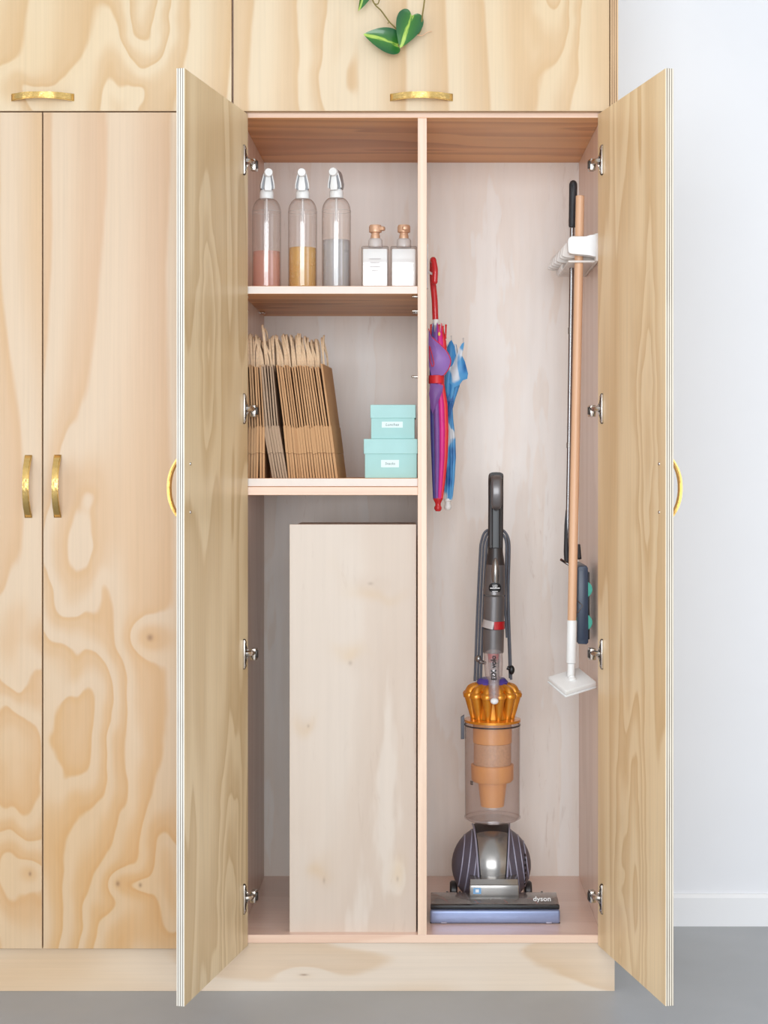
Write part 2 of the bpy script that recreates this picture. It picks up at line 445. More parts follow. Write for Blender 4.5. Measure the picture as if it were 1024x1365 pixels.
# ------------------------------------------------------------------ the setting
Y_WALL = 0.522
def struct(name, bm, m, smooth=0):
    return tag(obj(name, bm, m, smooth=smooth), kind='structure')
bm = new(); box(bm, -3.2, 3.2, -6.0, Y_WALL + 0.1, -0.05, 0.0); struct('floor', bm, M['floor'])
bm = new(); box(bm, -3.2, 3.2, Y_WALL, Y_WALL + 0.1, 0.0, 3.0); struct('wall_back', bm, M['wall'])
bm = new(); box(bm, -3.2, 3.2, -6.0, Y_WALL + 0.1, 3.0, 3.08); struct('ceiling', bm, M['ceiling'])
bm = new()
prism(bm, [(Y_WALL - 0.015, 0.0), (Y_WALL - 0.015, 0.072), (Y_WALL - 0.008, 0.080), (Y_WALL, 0.080), (Y_WALL, 0.0)], 'x', 0.432, 3.2)
struct('baseboard_back', bm, M['baseboard'])

# ------------------------------------------------------------------ cabinets
ZT, ZB = H + 0.783, H - 1.032          # inner top and bottom
DZ0, DZ1 = H - 1.054, H + 0.791        # door bottom and top
XL, XR = -0.408, 0.393                 # inner sides
DT = 0.017

def handle_bm(vertical=True):
    """bowed flat pull, foot at y=0, bowing to -y; length along z (or x)"""
    b = new(); n = 18; L = 0.0695; bow = 0.030; th = 0.0055; w = 0.0085
    rings = []
    for i in range(n + 1):
        t = -1 + 2 * i / n
        z = t * L
        yo = -(bow * (1 - abs(t) ** 2.3)) - 0.0005
        yi = min(0.0, yo + th * (1.15 if abs(t) < 0.9 else 1.0))
        ww = w * (0.86 + 0.14 * abs(t)) * (1 + 0.03 * math.sin(i * 2.3))
        yi = -0.0002 if abs(t) > 0.93 else yi
        if vertical: rings.append([b.verts.new(c) for c in ((-ww, yi, z), (ww, yi, z), (ww * 0.9, yo, z), (-ww * 0.9, yo, z))])
        else: rings.append([b.verts.new(c) for c in ((z, yi, -ww), (z, yi, ww), (z, yo, ww * 0.9), (z, yo, -ww * 0.9))])
    for A, B in zip(rings, rings[1:]):
        for k in range(4): b.faces.new([A[k], B[k], B[(k + 1) % 4], A[(k + 1) % 4]])
    b.faces.new(rings[0]); b.faces.new(rings[-1][::-1])
    bmesh.ops.bevel(b, geom=[e for e in b.edges if abs((e.verts[0].co - e.verts[1].co).normalized().dot(Vector((0, 0, 1) if vertical else (1, 0, 0)))) > 0.5], offset=0.0016, segments=2, affect='EDGES')
    return b
HV = mesh_of('handle', handle_bm(True), M['gold'], 50)
HH = mesh_of('handle', handle_bm(False), M['gold'], 50)
def handle(parent, loc, vertical=True, matrix=None):
    o = bpy.data.objects.new('handle', HV if vertical else HH)
    link(o, parent, (matrix or Matrix.Identity(4)) @ Matrix.Translation(loc))
    o['label'] = 'bowed hammered gold handle'
    return o

def panel(name, dims, mats, parent, bev=0.0006, matrix=None, edge_axis=None):
    """a board; faces whose normal is along an axis in edge_axis take material 1"""
    b = new(); box(b, *dims, bev=bev, seg=1)
    b.normal_update()
    if edge_axis:
        for f in b.faces:
            ax = max(range(3), key=lambda i: abs(f.normal[i]))
            s = '+' if f.normal[ax] > 0 else '-'
            if 'XYZ'[ax] in edge_axis or s + 'XYZ'[ax] in edge_axis: f.material_index = 1
    return obj(name, b, mats, parent, matrix, smooth=0)

# open tall cabinet
cab = thing('tall_cabinet', 'open tall plywood cabinet with a divider, shelves and two doors swung wide', 'cabinet', (0, 0.26, H - 1.05))
panel('side_panel', (-0.426, XL, 0, 0.516, ZB - 0.018, ZT + 0.018), [M['carcass_v'], M['edge_band']], cab, edge_axis=['Y'])
panel('side_panel', (XR, 0.4105, 0, 0.516, ZB - 0.018, ZT + 0.018), [M['carcass_v'], M['edge_band']], cab, edge_axis=['Y'])
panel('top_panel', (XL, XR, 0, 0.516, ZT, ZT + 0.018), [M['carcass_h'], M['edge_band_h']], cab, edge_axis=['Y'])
panel('bottom_panel', (XL, XR, 0, 0.516, ZB - 0.018, ZB), [M['carcass_floor'], M['edge_band_h']], cab, edge_axis=['Y'])
DX0, DX1 = -0.015, 0.005
panel('divider', (DX0, DX1, 0, 0.516, ZB, ZT), [M['carcass_v'], M['edge_band']], cab, edge_axis=['Y'])
panel('back_panel', (-0.426, 0.4105, 0.516, 0.5205, ZB - 0.018, ZT + 0.018), [M['maple']], cab)
SH1 = H + 0.41; SH2 = H - 0.0175
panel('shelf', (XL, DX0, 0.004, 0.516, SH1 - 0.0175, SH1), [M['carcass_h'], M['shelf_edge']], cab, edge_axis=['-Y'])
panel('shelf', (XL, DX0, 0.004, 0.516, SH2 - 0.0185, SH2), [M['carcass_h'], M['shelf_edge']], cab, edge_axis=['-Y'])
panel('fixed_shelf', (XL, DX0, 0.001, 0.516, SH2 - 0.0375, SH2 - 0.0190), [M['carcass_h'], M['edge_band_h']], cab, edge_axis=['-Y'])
pin = new(); tube(pin, [(0, 0, 0), (0.011, 0, 0)], 0.0028, 10); sphere(pin, (0.011, 0, 0), 0.0034, u=10, v=6)
pin_me = mesh_of('shelf_pin', pin, M['chrome'])
for (x, fx, y, z) in [(XL, 1, 0.03, SH1 - 0.0205), (XL, 1, 0.03, SH1 - 0.053), (DX0, -1, 0.03, SH1 - 0.0205), (DX0, -1, 0.03, SH1 - 0.053), (DX0, -1, 0.035, H + 0.21), (XL, 1, 0.4, SH1 - 0.0205), (DX0, -1, 0.4, SH1 - 0.0205)]:
    link(bpy.data.objects.new('shelf_pin', pin_me), cab, Matrix.Translation((x, y, z)) @ Matrix.Scale(fx, 4, (1, 0, 0)) if fx > 0 else Matrix.Translation((x, y, z)) @ Matrix.Rotation(math.pi, 4, 'Z'))

# hinge: local x along the door from the pivot edge, local y = away from the inner face, z up
def hinge_bm(s):
    b = new()
    lo = lambda p, q: (min(p * s, q * s), max(p * s, q * s))
    # cup plate screwed to the door's inner face: straight bright rim on the far side, waisted towards the pivot edge
    poly = [(0.036, -0.0325), (0.036, 0.0325), (0.030, 0.0335), (0.024, 0.030), (0.021, 0.020), (0.015, 0.012), (0.011, 0.0), (0.015, -0.012), (0.021, -0.020), (0.024, -0.030), (0.030, -0.0335)]
    prism(b, poly, 'y', 0, 0.0030 * s, 1)
    box(b, 0.0345, 0.0375, *lo(0.0, 0.0045), -0.0315, 0.0315, 0.0008, mi=0)
    lathe(b, [(0.0125, 0.003), (0.0125, 0.0048), (0.0105, 0.0050), (0.0100, 0.0030)], 20, M=Matrix.Translation((0.0225, 0, 0)) @ Matrix.Rotation(-R(90) * s, 4, 'X'), mi=0)
    for dz in (-0.0255, 0.0255):
        lathe(b, [(0, 0), (0.0042, 0.0), (0.0038, 0.0050), (0, 0.0056)], 10, M=Matrix.Translation((0.0285, 0, dz)) @ Matrix.Rotation(-R(90) * s, 4, 'X'), mi=0)
    # arm that reaches round into the cabinet
    tube(b, [(0.026, 0.002 * s, 0), (0.020, 0.009 * s, 0), (0.008, 0.012 * s, 0), (-0.008, 0.011 * s, 0.0)], [0.005, 0.0062, 0.0062, 0.0058], 8, mi=0)
    box(b, -0.020, 0.000, *lo(0.004, 0.017), -0.017, 0.009, 0.0015, mi=0)
    box(b, -0.014, -0.004, *lo(0.014, 0.020), -0.012, 0.005, 0.001, mi=1)
    return b
W = 0.4137
def open_door(hx, ang, side, mat_in, edge_mat, mat_out, label):
    """side=-1: left door (inner normal to +x), side=+1: right door"""
    s, c = math.sin(R(ang)), math.cos(R(ang))
    u = Vector((side * s, -c, 0))
    mw = Matrix.Translation((hx, -0.004, 0)) @ Matrix.Rotation(math.atan2(u.y, u.x), 4, 'Z')
    sg = 1 if side < 0 else -1           # local y direction of the inner face normal
    b = new(); y0, y1 = (-DT, 0) if sg > 0 else (0, DT)
    box(b, 0, W, y0, y1, DZ0, DZ1, 0.0006, seg=1); b.normal_update()
    for f in b.faces:
        ax = max(range(3), key=lambda i: abs(f.normal[i]))
        if ax != 1: f.material_index = 1
        elif f.normal[1] * sg < 0: f.material_index = 2
    d = obj('door', b, [mat_in, edge_mat, mat_out], cab, mw, smooth=0)
    d['label'] = label
    hm = mesh_of('hinge', hinge_bm(sg), [M['chrome'], M['dark_metal']])
    for py in (215, 545, 871, 1196):
        z = PZ(py, -0.02)
        link(bpy.data.objects.new('hinge', hm), d, mw @ Matrix.Translation((0, 0, z)))
    # outer handle
    hmx = Matrix.Translation((W - 0.034, y0 if sg > 0 else y1, H - 0.035))
    if sg < 0: hmx = hmx @ Matrix.Rotation(math.pi, 4, 'Z')
    o = bpy.data.objects.new('handle', HV); link(o, d, mw @ hmx); o['label'] = 'bowed hammered gold handle'
    for dz in (-0.048, 0.048):
        b = new(); lathe(b, [(0, 0), (0.0035, 0), (0.0030, 0.0014), (0, 0.0018)], 10, M=Matrix.Translation((W - 0.034, 0, H - 0.035 + dz)) @ Matrix.Rotation(-R(90) * sg, 4, 'X'))
        obj('screw_head', b, M['chrome'], d, mw)
    return d
ply_l = plyedge('ply_edge_left', 'Y', -DT, DT, (232, 226, 214), (128, 114, 100), 3.6, 1.0)
ply_r = plyedge('ply_edge_right', 'Y', 0.0, DT, (230, 220, 202), (112, 96, 80), 3.6, 5.0)
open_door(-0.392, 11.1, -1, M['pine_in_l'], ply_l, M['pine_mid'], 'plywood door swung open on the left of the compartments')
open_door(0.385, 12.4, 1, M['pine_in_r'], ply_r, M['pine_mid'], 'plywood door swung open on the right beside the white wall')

# closed tall cabinet
DY = -0.0195
cl = thing('tall_cabinet', 'closed tall plywood cabinet with two full-height doors at the left', 'cabinet', (-0.845, 0.26, H - 1.05))
panel('body', (-1.262, -0.4275, 0, 0.5205, H - 1.05, H + 0.80), [M['carcass_v']], cl)
e1 = plyedge('ply_edge_closed', 'Y', DY, DT, (224, 196, 160), (150, 112, 76), 3.6, 2.0)
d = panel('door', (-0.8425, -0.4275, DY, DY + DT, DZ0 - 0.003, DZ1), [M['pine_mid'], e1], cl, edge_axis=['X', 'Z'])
handle(d, (PX(77, DY), DY, H - 0.035))
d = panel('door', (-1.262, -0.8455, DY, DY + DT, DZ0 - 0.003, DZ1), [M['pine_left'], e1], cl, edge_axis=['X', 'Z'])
handle(d, (PX(38, DY), DY, H - 0.0355))

# overhead cabinets
for nm, x0, x1, bx0, bx1, mt, lab in (
        ('left', -1.262, -0.4265, -1.262, -0.4245, 'pine_upl', 'overhead plywood cabinet door above the closed tall doors'),
        ('right', -0.4220, 0.4085, -0.4235, 0.4105, 'pine_upr', 'overhead plywood cabinet above the open compartments, vine hanging over it')):
    t = thing('overhead_cabinet', lab, 'cabinet', ((x0 + x1) / 2, 0.26, H + 0.803))
    panel('body', (bx0, bx1, 0, 0.5205, H + 0.8025, H + 1.30), [M['carcass_v']], t)
    d = panel('door', (x0, x1, DY, DY + DT, H + 0.794, H + 1.30), [M[mt], e1], t, edge_axis=['X', 'Z'])
    handle(d, ((x0 + x1) / 2 + (0.0 if nm == 'right' else PX(57, DY) - (x0 + x1) / 2), DY, PZ(130, DY)), False)

# end panel and plinth
e2 = plyedge('ply_edge_end_panel', 'X', 0.411, 0.017, (216, 178, 134), (112, 78, 52), 3.6, 3.0)
b = new(); box(b, 0.411, 0.428, DY, 0.5205, H - 1.0495, H + 1.30, 0.0005, seg=1); b.normal_update()
for f in b.faces:
    if abs(f.normal.x) < 0.7: f.material_index = 1
tag(obj('end_panel', b, [M['pine_in_r'], e2], smooth=0), 'narrow plywood end panel with striped front edge beside the white wall', 'panel')
pl = panel('plinth', (-1.262, 0.423, 0.003, 0.5205, 0, H - 1.0505), [M['pine_plinth']], None)
tag(pl, 'long low plywood plinth running along the floor under the cabinets', 'plinth')
#@@OBJECTS
# ------------------------------------------------------------------ plain box standing in the lower compartment
yb = 0.022
bx0, bx1 = PX(386, yb), PX(555, yb); bz1 = PZ(699, yb); bz0 = PZ(1243, yb)
st = thing('storage_box', 'tall pale maple box standing upright in the lower compartment', 'box', ((bx0 + bx1) / 2, 0.15, ZB))
fp = panel('front_panel', (bx0, bx1, yb, yb + 0.012, bz0, bz1), [M['maple_box']], st, bev=0.0008)
panel('body', (bx0 + 0.006, bx1 - 0.003, yb + 0.0125, yb + 0.26, ZB + 0.006, bz1 - 0.004), [M['maple_box']], st)
for fx in (bx0 + 0.03, bx1 - 0.03):
    for fy in (0.06, 0.25):
        b = new(); lathe(b, [(0, 0.0), (0.011, 0.0), (0.012, 0.001), (0.012, 0.0055), (0, 0.0055)], 14, (fx, fy, ZB + 0.0003)); obj('foot', b, M['black_rubber'], st)

# ------------------------------------------------------------------ spray bottles
M['clear'] = clear('clear_plastic', (253, 250, 248), 1.0, 0.05, 1.40, (246, 242, 242), 0.05, 0.5)
M['liq_pink'] = clear('pink_cleaner', (255, 224, 212), 1.0, 0.05, 1.33, (252, 204, 188), 0.22)
M['liq_amber'] = clear('amber_cleaner', (252, 228, 166), 1.0, 0.05, 1.33, (250, 212, 124), 0.32)
M['liq_clear'] = clear('clear_cleaner', (236, 241, 245), 1.0, 0.05, 1.36, (226, 230, 234), 0.24)
M['straw'] = clear('dip_tube', (250, 250, 250), 1.0, 0.1, 1.4, (250, 250, 250), 0.45)
def spray_bottle(px, rot, top_py, fill, liq, label):
    y = 0.095; sc_ = (D + y) / F
    cx = PX(px, y); z0 = SH1 + 0.0004
    r = 19.2 * sc_
    zs = PZ(top_py + 57, y) - z0; zn = PZ(top_py + 38, y) - z0; zt = PZ(top_py, y) - z0
    t = thing('spray_bottle', label, 'bottle', (cx, y, z0), 'spray bottles on the top shelf')
    base = Matrix.Translation((cx, y, z0))
    prof = [(0, 0.004), (r * 0.55, 0.003), (r * 0.9, 0), (r, 0.004), (r, 0.01)]
    prof += [(r, zs * k / 5) for k in range(1, 6)]
    for k in range(1, 9):
        a = R(90) * k / 8
        prof.append((0.0125 + (r - 0.0125) * math.cos(a), zs + (zn - zs) * math.sin(a)))
    prof += [(0.0125, zn + 0.004)]
    b = new(); lathe(b, prof, 40); obj('bottle', b, M['clear'], t, base)
    b = new()
    lathe(b, [(r - 0.0002, -0.0004), (r + 0.0005, 0.0), (r - 0.0002, 0.0004)], 40, (0, 0, zs + 0.002)); obj('mould_line', b, M['straw'], t, base)
    zf = fill - z0
    b = new(); lathe(b, [(0, 0.0045), (r * 0.86, 0.0035), (r - 0.0022, 0.008), (r - 0.0022, zf), (r - 0.006, zf - 0.0006), (0, zf - 0.0006)], 40); obj('liquid', b, liq, t, base)
    b = new(); tube(b, [(0, 0, 0.008), (0, 0, zn)], 0.0028, 10); obj('dip_tube', b, M['straw'], t, base)
    # trigger head, nozzle towards -y
    hm = base @ Matrix.Rotation(R(rot), 4, 'Z')
    zc = zt - (zn + 0.003)
    b = new(); lathe(b, [(0.0, 0.0), (0.0152, 0.0), (0.0158, 0.002), (0.0158, 0.014), (0.0148, 0.018), (0.012, 0.021), (0, 0.021)], 28, (0, 0, zn - 0.001)); obj('collar', b, M['white_plastic'], t, hm)
    b = new(); h0 = zn + 0.019; h1 = zt - 0.012
    vs_ = []
    for (z, hw, yf, yb_) in ((h0, 0.0140, -0.011, 0.013), (h0 + (h1 - h0) * .35, 0.0150, -0.013, 0.020), (h0 + (h1 - h0) * .7, 0.0112, -0.016, 0.026), (h1 + 0.006, 0.0078, -0.020, 0.026), (zt - 0.001, 0.0048, -0.020, 0.022)):
        vs_.append([b.verts.new(c) for c in ((-hw, yf, z), (hw, yf, z), (hw * .9, yb_, z), (-hw * .9, yb_, z))])
    for A, B in zip(vs_, vs_[1:]):
        for k in range(4): b.faces.new([A[k], A[(k + 1) % 4], B[(k + 1) % 4], B[k]])
    b.faces.new(vs_[0][::-1]); b.faces.new(vs_[-1])
    bmesh.ops.bevel(b, geom=b.edges[:], offset=0.0018, segments=2, affect='EDGES')
    obj('spray_head', b, M['grey_plastic'], t, hm)
    b = new(); lathe(b, [(0, 0), (0.0085, 0), (0.0098, 0.0015), (0.0098, 0.012), (0.0085, 0.014), (0, 0.014)], 24, M=Matrix.Translation((0, -0.018, h1 + 0.002)) @ Matrix.Rotation(R(90), 4, 'X'))
    obj('nozzle', b, M['white_plastic'], t, hm)
    b = new(); prism(b, [(-0.0055, h1 - 0.006), (0.0055, h1 - 0.006), (0.0085, h0 + 0.004), (0.0075, h0 - 0.004), (-0.0075, h0 - 0.004), (-0.0085, h0 + 0.004)], 'y', -0.0235, -0.0185, bev=0.0008)
    obj('trigger', b, M['white_plastic'], t, hm)
    b = new()
    for s in (-1, 1):
        tube(b, [(s * 0.0148, -0.0145, h0 + 0.002), (s * 0.0142, -0.0165, h0 + (h1 - h0) * .35), (s * 0.0090, -0.020, h1)], 0.0016, 8)
    obj('guard', b, M['white_plastic'], t, hm)
y = 0.095
spray_bottle(355.5, 14, 227, PZ(336, y), M['liq_pink'], 'clear spray bottle with pink liquid, leftmost on the top shelf')
spray_bottle(403.5, 0, 227, PZ(331, y), M['liq_amber'], 'clear spray bottle with amber yellow liquid on the top shelf')
spray_bottle(448.5, -12, 226, PZ(321, y), M['liq_clear'], 'clear spray bottle with colourless liquid beside the soap dispensers')

# ------------------------------------------------------------------ soap dispensers
M['soap'] = plain('white_soap', (238, 240, 240), 0.35, var=0.03, vscale=15)
M['copper'] = plain('rose_copper_pump', (222, 178, 146), 0.35, 0.35, var=0.08, vscale=90)
M['frost'] = clear('frosted_collar', (240, 234, 230), 1.0, 0.15, 1.45, (240, 232, 228), 0.55)
M['print'] = plain('faint_label_print', (205, 200, 200), 0.5)
def dispenser(px0, px1, rot, label, printed):
    y = 0.075; x0, x1 = PX(px0, y), PX(px1, y); cx = (x0 + x1) / 2; w = (x1 - x0) / 2 - 0.0008
    z0 = SH1 + 0.0004; hb = PZ(330, y) - z0
    t = thing('soap_dispenser', label, 'soap dispenser', (cx, y, z0), 'soap dispensers on the top shelf')
    base = Matrix.Translation((cx, y, z0))
    b = new(); box(b, -w, w, -w, w, 0, hb, 0.004, seg=3); obj('bottle', b, M['clear'], t, base)
    b = new(); box(b, -w + .003, w - .003, -w + .003, w - .003, 0.004, hb - 0.006, 0.003); obj('soap_fill', b, M['soap'], t, base)
    b = new(); lathe(b, [(0, 0), (0.0165, 0), (0.0165, 0.001), (0.0158, 0.017), (0.0135, 0.020), (0, 0.020)], 28, (0, 0, hb - 0.0005)); obj('collar', b, M['frost'], t, base)
    b = new(); zc = hb + 0.0195
    lathe(b, [(0, 0), (0.0105, 0), (0.0105, 0.007), (0.0092, 0.0105), (0.0092, 0.013), (0.0142, 0.0150), (0.0146, 0.0270), (0.0128, 0.0310), (0, 0.0325)], 22, (0, 0, zc))
    box(b, -0.006, 0.006, -0.024, 0.0, zc + 0.017, zc + 0.027, 0.003, M=Matrix.Rotation(R(rot), 4, 'Z'))
    obj('pump_head', b, M['copper'], t, base)
    if printed:
        for k in range(4):
            b = new(); hw = (0.013, 0.010, 0.012, 0.008)[k]
            box(b, -hw, hw, -w - 0.0004, -w - 0.0001, hb * 0.68 - k * 0.009, hb * 0.68 - k * 0.009 + 0.0022); obj('label_print', b, M['print'], t, base, smooth=0)
dispenser(482, 519, 60, 'square soap dispenser with faint printing, left of the pair', True)
dispenser(520.5, 556.5, 10, 'square soap dispenser without printing, next to the divider', False)

# ------------------------------------------------------------------ kraft paper bags, folded flat and filed on edge
rnd = random.Random(11)
KM = [M['kraft'], M['kraft_b'], M['kraft_c']]
def kraft_bag(xb, y0, dep, h, fold, lean_lo, lean_hi, yaw, mat, loop, label, group, thick=(0.0040, 0.0056), sway=(-0.018, -0.004)):
    t = thing('paper_bag', label, 'paper bag', (xb, y0 + dep / 2, SH2 + 0.0004), group)
    mt = Matrix.Translation((xb, y0, SH2 + 0.0004)) @ Matrix.Rotation(R(yaw), 4, 'Z')
    def xa(z):
        return -z * lean_lo if z < fold else -fold * lean_lo - (z - fold) * lean_hi
    t1, t2 = thick
    nz = 7
    b = new()
    # upper body: two paper layers seen at the mouth
    left = [(xa(fold + (h - fold) * i / nz), fold + (h - fold) * i / nz) for i in range(nz + 1)]
    poly = [(p[0] - t1 / 2, p[1]) for p in left] + [(p[0] + t1 / 2, p[1]) for p in reversed(left)]
    prism(b, poly, 'y', 0.0015, dep)
    obj('bag_body', b, mat, t, mt, smooth=0)
    # folded base: doubled paper, a little proud, with a seam half-way up
    hm = fold * 0.485
    b = new()
    prism(b, [(xa(0.0) - t2 * .42, 0), (xa(hm) - t2 * .46, hm), (xa(hm) + t2 * .46, hm), (xa(0) + t2 * .42, 0)], 'y', 0.003, dep - 0.004)
    prism(b, [(xa(hm) - t2 * .5, hm + 0.0004), (xa(fold) - t2 * .5, fold), (xa(fold) + t2 * .5, fold + 0.002), (xa(hm) + t2 * .5, hm + 0.0004)], 'y', 0.0, dep - 0.002)
    obj('folded_base', b, mat, t, mt, smooth=0)
    # handle loops of twisted cord
    for k in range(2):
        y1, y2 = dep * 0.30, dep * 0.70
        zt = h + loop + rnd.uniform(-0.006, 0.006)
        sw_ = rnd.uniform(*sway); xo = xa(h) + (k - 0.5) * 0.0016
        dx = rnd.uniform(-0.003, 0.003)
        pts = bez([(xo, y1, h - 0.012), (xo + sw_ * .3, y1 - 0.001, h + loop * .4), (xo + sw_ * .8 + dx, y1 + 0.012, zt - 0.012), (xo + sw_ + dx, (y1 + y2) / 2, zt), (xo + sw_ * .8 - dx, y2 - 0.012, zt - 0.012), (xo + sw_ * .3, y2 + 0.001, h + loop * .4), (xo, y2, h - 0.012)], 4)
        b = new(); tube(b, pts, 0.0023, 6); obj('handle', b, M['cord'], t, mt)
G = 'kraft bags filed on the middle shelf'
NB = 29
x = XL + 0.0150
for i in range(NB):
    f = i / (NB - 1)
    # bottoms step from the side panel towards the boxes; groups lean differently
    if i < 4: lo, hi = -0.02, 0.05
    elif i < 6: lo, hi = 0.0, 0.055
    elif i < 12: lo, hi = 0.17, 0.085
    else: lo, hi = 0.07 + 0.06 * f, 0.10 + 0.05 * f
    step = 0.0060 + rnd.uniform(-0.0004, 0.0006)
    hi += rnd.uniform(-0.006, 0.006)
    if i == 4: step = 0.0085
    if i == 6: step = 0.0215
    if i: x += step
    mat = KM[0] if i in (3, 4, 5) or i > 11 else (KM[1] if i < 6 else KM[2])
    if i < 6: lab, G = 'upright folded kraft bag in the small cluster next to the cabinet side', 'kraft bags next to the cabinet side'
    elif i < 12: lab, G = 'greyish folded kraft bag in the most slanted cluster of the row', 'greyish slanted kraft bags'
    else: lab, G = 'warm brown folded kraft bag in the long leaning cluster of the row', 'warm brown leaning kraft bags'
    lp = 0.066 + rnd.uniform(-0.008, 0.008)
    if i == 8: lp = 0.092; lab = 'kraft bag whose cord loop stands tallest in the row'
    if i == 0: lab = 'kraft bag at the far left, against the cabinet side'
    h = 0.250 + rnd.uniform(-0.004, 0.004)
    t1_ = 0.0036 + rnd.uniform(-0.0010, 0.0008)
    kraft_bag(x, 0.018 + rnd.uniform(0, 0.006), 0.15 + rnd.uniform(-0.006, 0.006), h, 0.113 + rnd.uniform(-0.003, 0.004), lo, hi, 0.0, mat, lp, lab, G, thick=(t1_, 0.0054), sway=(-0.004, 0.002) if i < 5 else (-0.018, -0.004))
kraft_bag(x + 0.0068, 0.020, 0.17, 0.256, 0.115, 0.13, 0.135, -4.0, KM[0], 0.066, 'kraft bag at the right end, broad side facing the teal boxes', G, thick=(0.004, 0.0065))

# ------------------------------------------------------------------ teal card boxes
def card_box(px0, px1, py0, py1, lid_py, lpx0, lpx1, zb, y, text, tsize, stick, label, rot=0.0):
    x0, x1 = PX(lpx0, y), PX(lpx1, y); zt = PZ(py0, y); zl = PZ(lid_py, y)
    bx0, bx1 = PX(px0, y), PX(px1, y)
    cx = (x0 + x1) / 2
    dep = (x1 - x0) * 1.05
    t = thing('card_box', label, 'box', (cx, y + dep / 2, zb))
    mw = Matrix.Translation((cx, y + dep / 2, 0)) @ Matrix.Rotation(R(rot), 4, 'Z') @ Matrix.Translation((-cx, -(y + dep / 2), 0))
    b = new(); box(b, bx0, bx1, y + 0.0022, y + dep - 0.002, zb, zt - 0.002, 0.0008); obj('box_body', b, M['teal_box'], t, mw, smooth=0)
    b = new(); box(b, x0, x1, y, y + dep, zl, zt, 0.0012); obj('lid', b, M['teal_lid'], t, mw, smooth=0)
    (sx0, sx1, sy0, sy1) = stick
    yl = y + 0.0022
    b = new(); box(b, PX(sx0, y), PX(sx1, y), yl - 0.0004, yl - 0.0001, PZ(sy1, y), PZ(sy0, y)); s = obj('sticker', b, M['sticker'], t, mw, smooth=0); s['label'] = 'pale paper sticker with a handwritten word'
    tm = Matrix.Translation(((PX(sx0, y) + PX(sx1, y)) / 2, yl - 0.0006, (PZ(sy0, y) + PZ(sy1, y)) / 2)) @ Matrix.Rotation(R(90), 4, 'X')
    obj('sticker_word', text_bm(text, tsize, tm, 0.0001, shear=0.15), M['ink'], s, mw, smooth=0)
yb2 = 0.030
card_box(486.5, 555.8, 585, 637, 605, 485, 556.7, SH2 + 0.0004, yb2, 'Snacks', 0.0085, (508, 532, 613, 623), 'larger teal card box on the shelf, below the smaller one')
zlid = PZ(585, yb2) + 0.0003
card_box(494.8, 552.8, 539.5, 584, 557.3, 493.8, 554.3, zlid, yb2 + 0.004, 'Lunches', 0.0092, (509, 537, 562, 570), 'smaller teal card box stacked on the larger one')

# ------------------------------------------------------------------ umbrellas on a hook by the divider
FAB = {}
for k, c in dict(purple=(126, 84, 160), lavender=(150, 112, 190), magenta=(222, 40, 140), red=(222, 44, 52), orange=(245, 140, 70), yellow=(248, 208, 92), indigo=(64, 62, 140), blue=(64, 142, 204), deepblue=(34, 98, 168)).items():
    FAB[k] = plain('nylon_' + k, c, 0.45, var=0.06, vscale=40)
def cloud_fabric():
    t = NT('nylon_sky_clouds')
    tc = t.node('ShaderNodeTexCoord').outputs['Object']
    f = t.noise(t.mapping(tc, (20, 20, 13), (2.2, 0, 3.6)), 1.0, 2.0, 0.5)
    t.lk(t.ramp(f, [(0.40, s2l((34, 100, 172))), (0.50, s2l((72, 152, 212))), (0.565, s2l((90, 166, 220))), (0.60, s2l((220, 228, 236))), (1.0, s2l((232, 236, 240)))]), t.b.inputs['Base Color'])
    t.set(Roughness=0.45)
    return t.m
FAB['cloud'] = cloud_fabric()
M['red_plastic'] = plain('red_plastic', (205, 36, 44), 0.25, var=0.04, coat=0.4)
M['metal_rib'] = plain('white_metal_rib', (225, 225, 228), 0.3, 0.6)

def canopy_bm(cx, cy, prof, sectors, pleat=0.18, n_per=8, sq=(1, 1)):
    """pleated closed canopy: prof (z, r); one material per sector"""
    b = bmesh.new(); ns = len(sectors); n = ns * n_per
    rings = []
    for j, (z, r, ox) in enumerate(prof):
        ring = []
        for i in range(n):
            a = 2 * math.pi * i / n
            ph = (i % n_per) / n_per
            rr = r * (1 - pleat + pleat * abs(math.sin(math.pi * ph)) ** 0.7 * 1.6)
            tw = a + 0.12 * j
            zz = z + (0.012 * math.cos(2 * math.pi * ph) if j == 0 else 0)
            ring.append(b.verts.new((cx + ox + rr * math.cos(a) * sq[0], cy + rr * math.sin(a) * sq[1], zz)))
        rings.append(ring)
    for A, B in zip(rings, rings[1:]):
        for i in range(n):
            f = b.faces.new([A[i], B[i], B[(i + 1) % n], A[(i + 1) % n]]); f.material_index = i // n_per
    return b

def leaf_sheet(b, outline, y, bulge, mi=0, thick=0.0012):
    """a fabric flap: outline in (x, z); bulges towards -y in its middle"""
    cx = sum(p[0] for p in outline) / len(outline); cz = sum(p[1] for p in outline) / len(outline)
    rings = []
    for s in (1.0, 0.75, 0.45, 0.0):
        if s == 0:
            rings.append([b.verts.new((cx, y - bulge, cz))]); break
        rings.append([b.verts.new((cx + (p[0] - cx) * s, y - bulge * (1 - s * s), cz + (p[1] - cz) * s)) for p in outline])
    n = len(outline)
    for A, B in zip(rings, rings[1:]):
        for i in range(n):
            if len(B) == 1: f = b.faces.new([A[i], A[(i + 1) % n], B[0]])
            else: f = b.faces.new([A[i], A[(i + 1) % n], B[(i + 1) % n], B[i]])
            f.material_index = mi

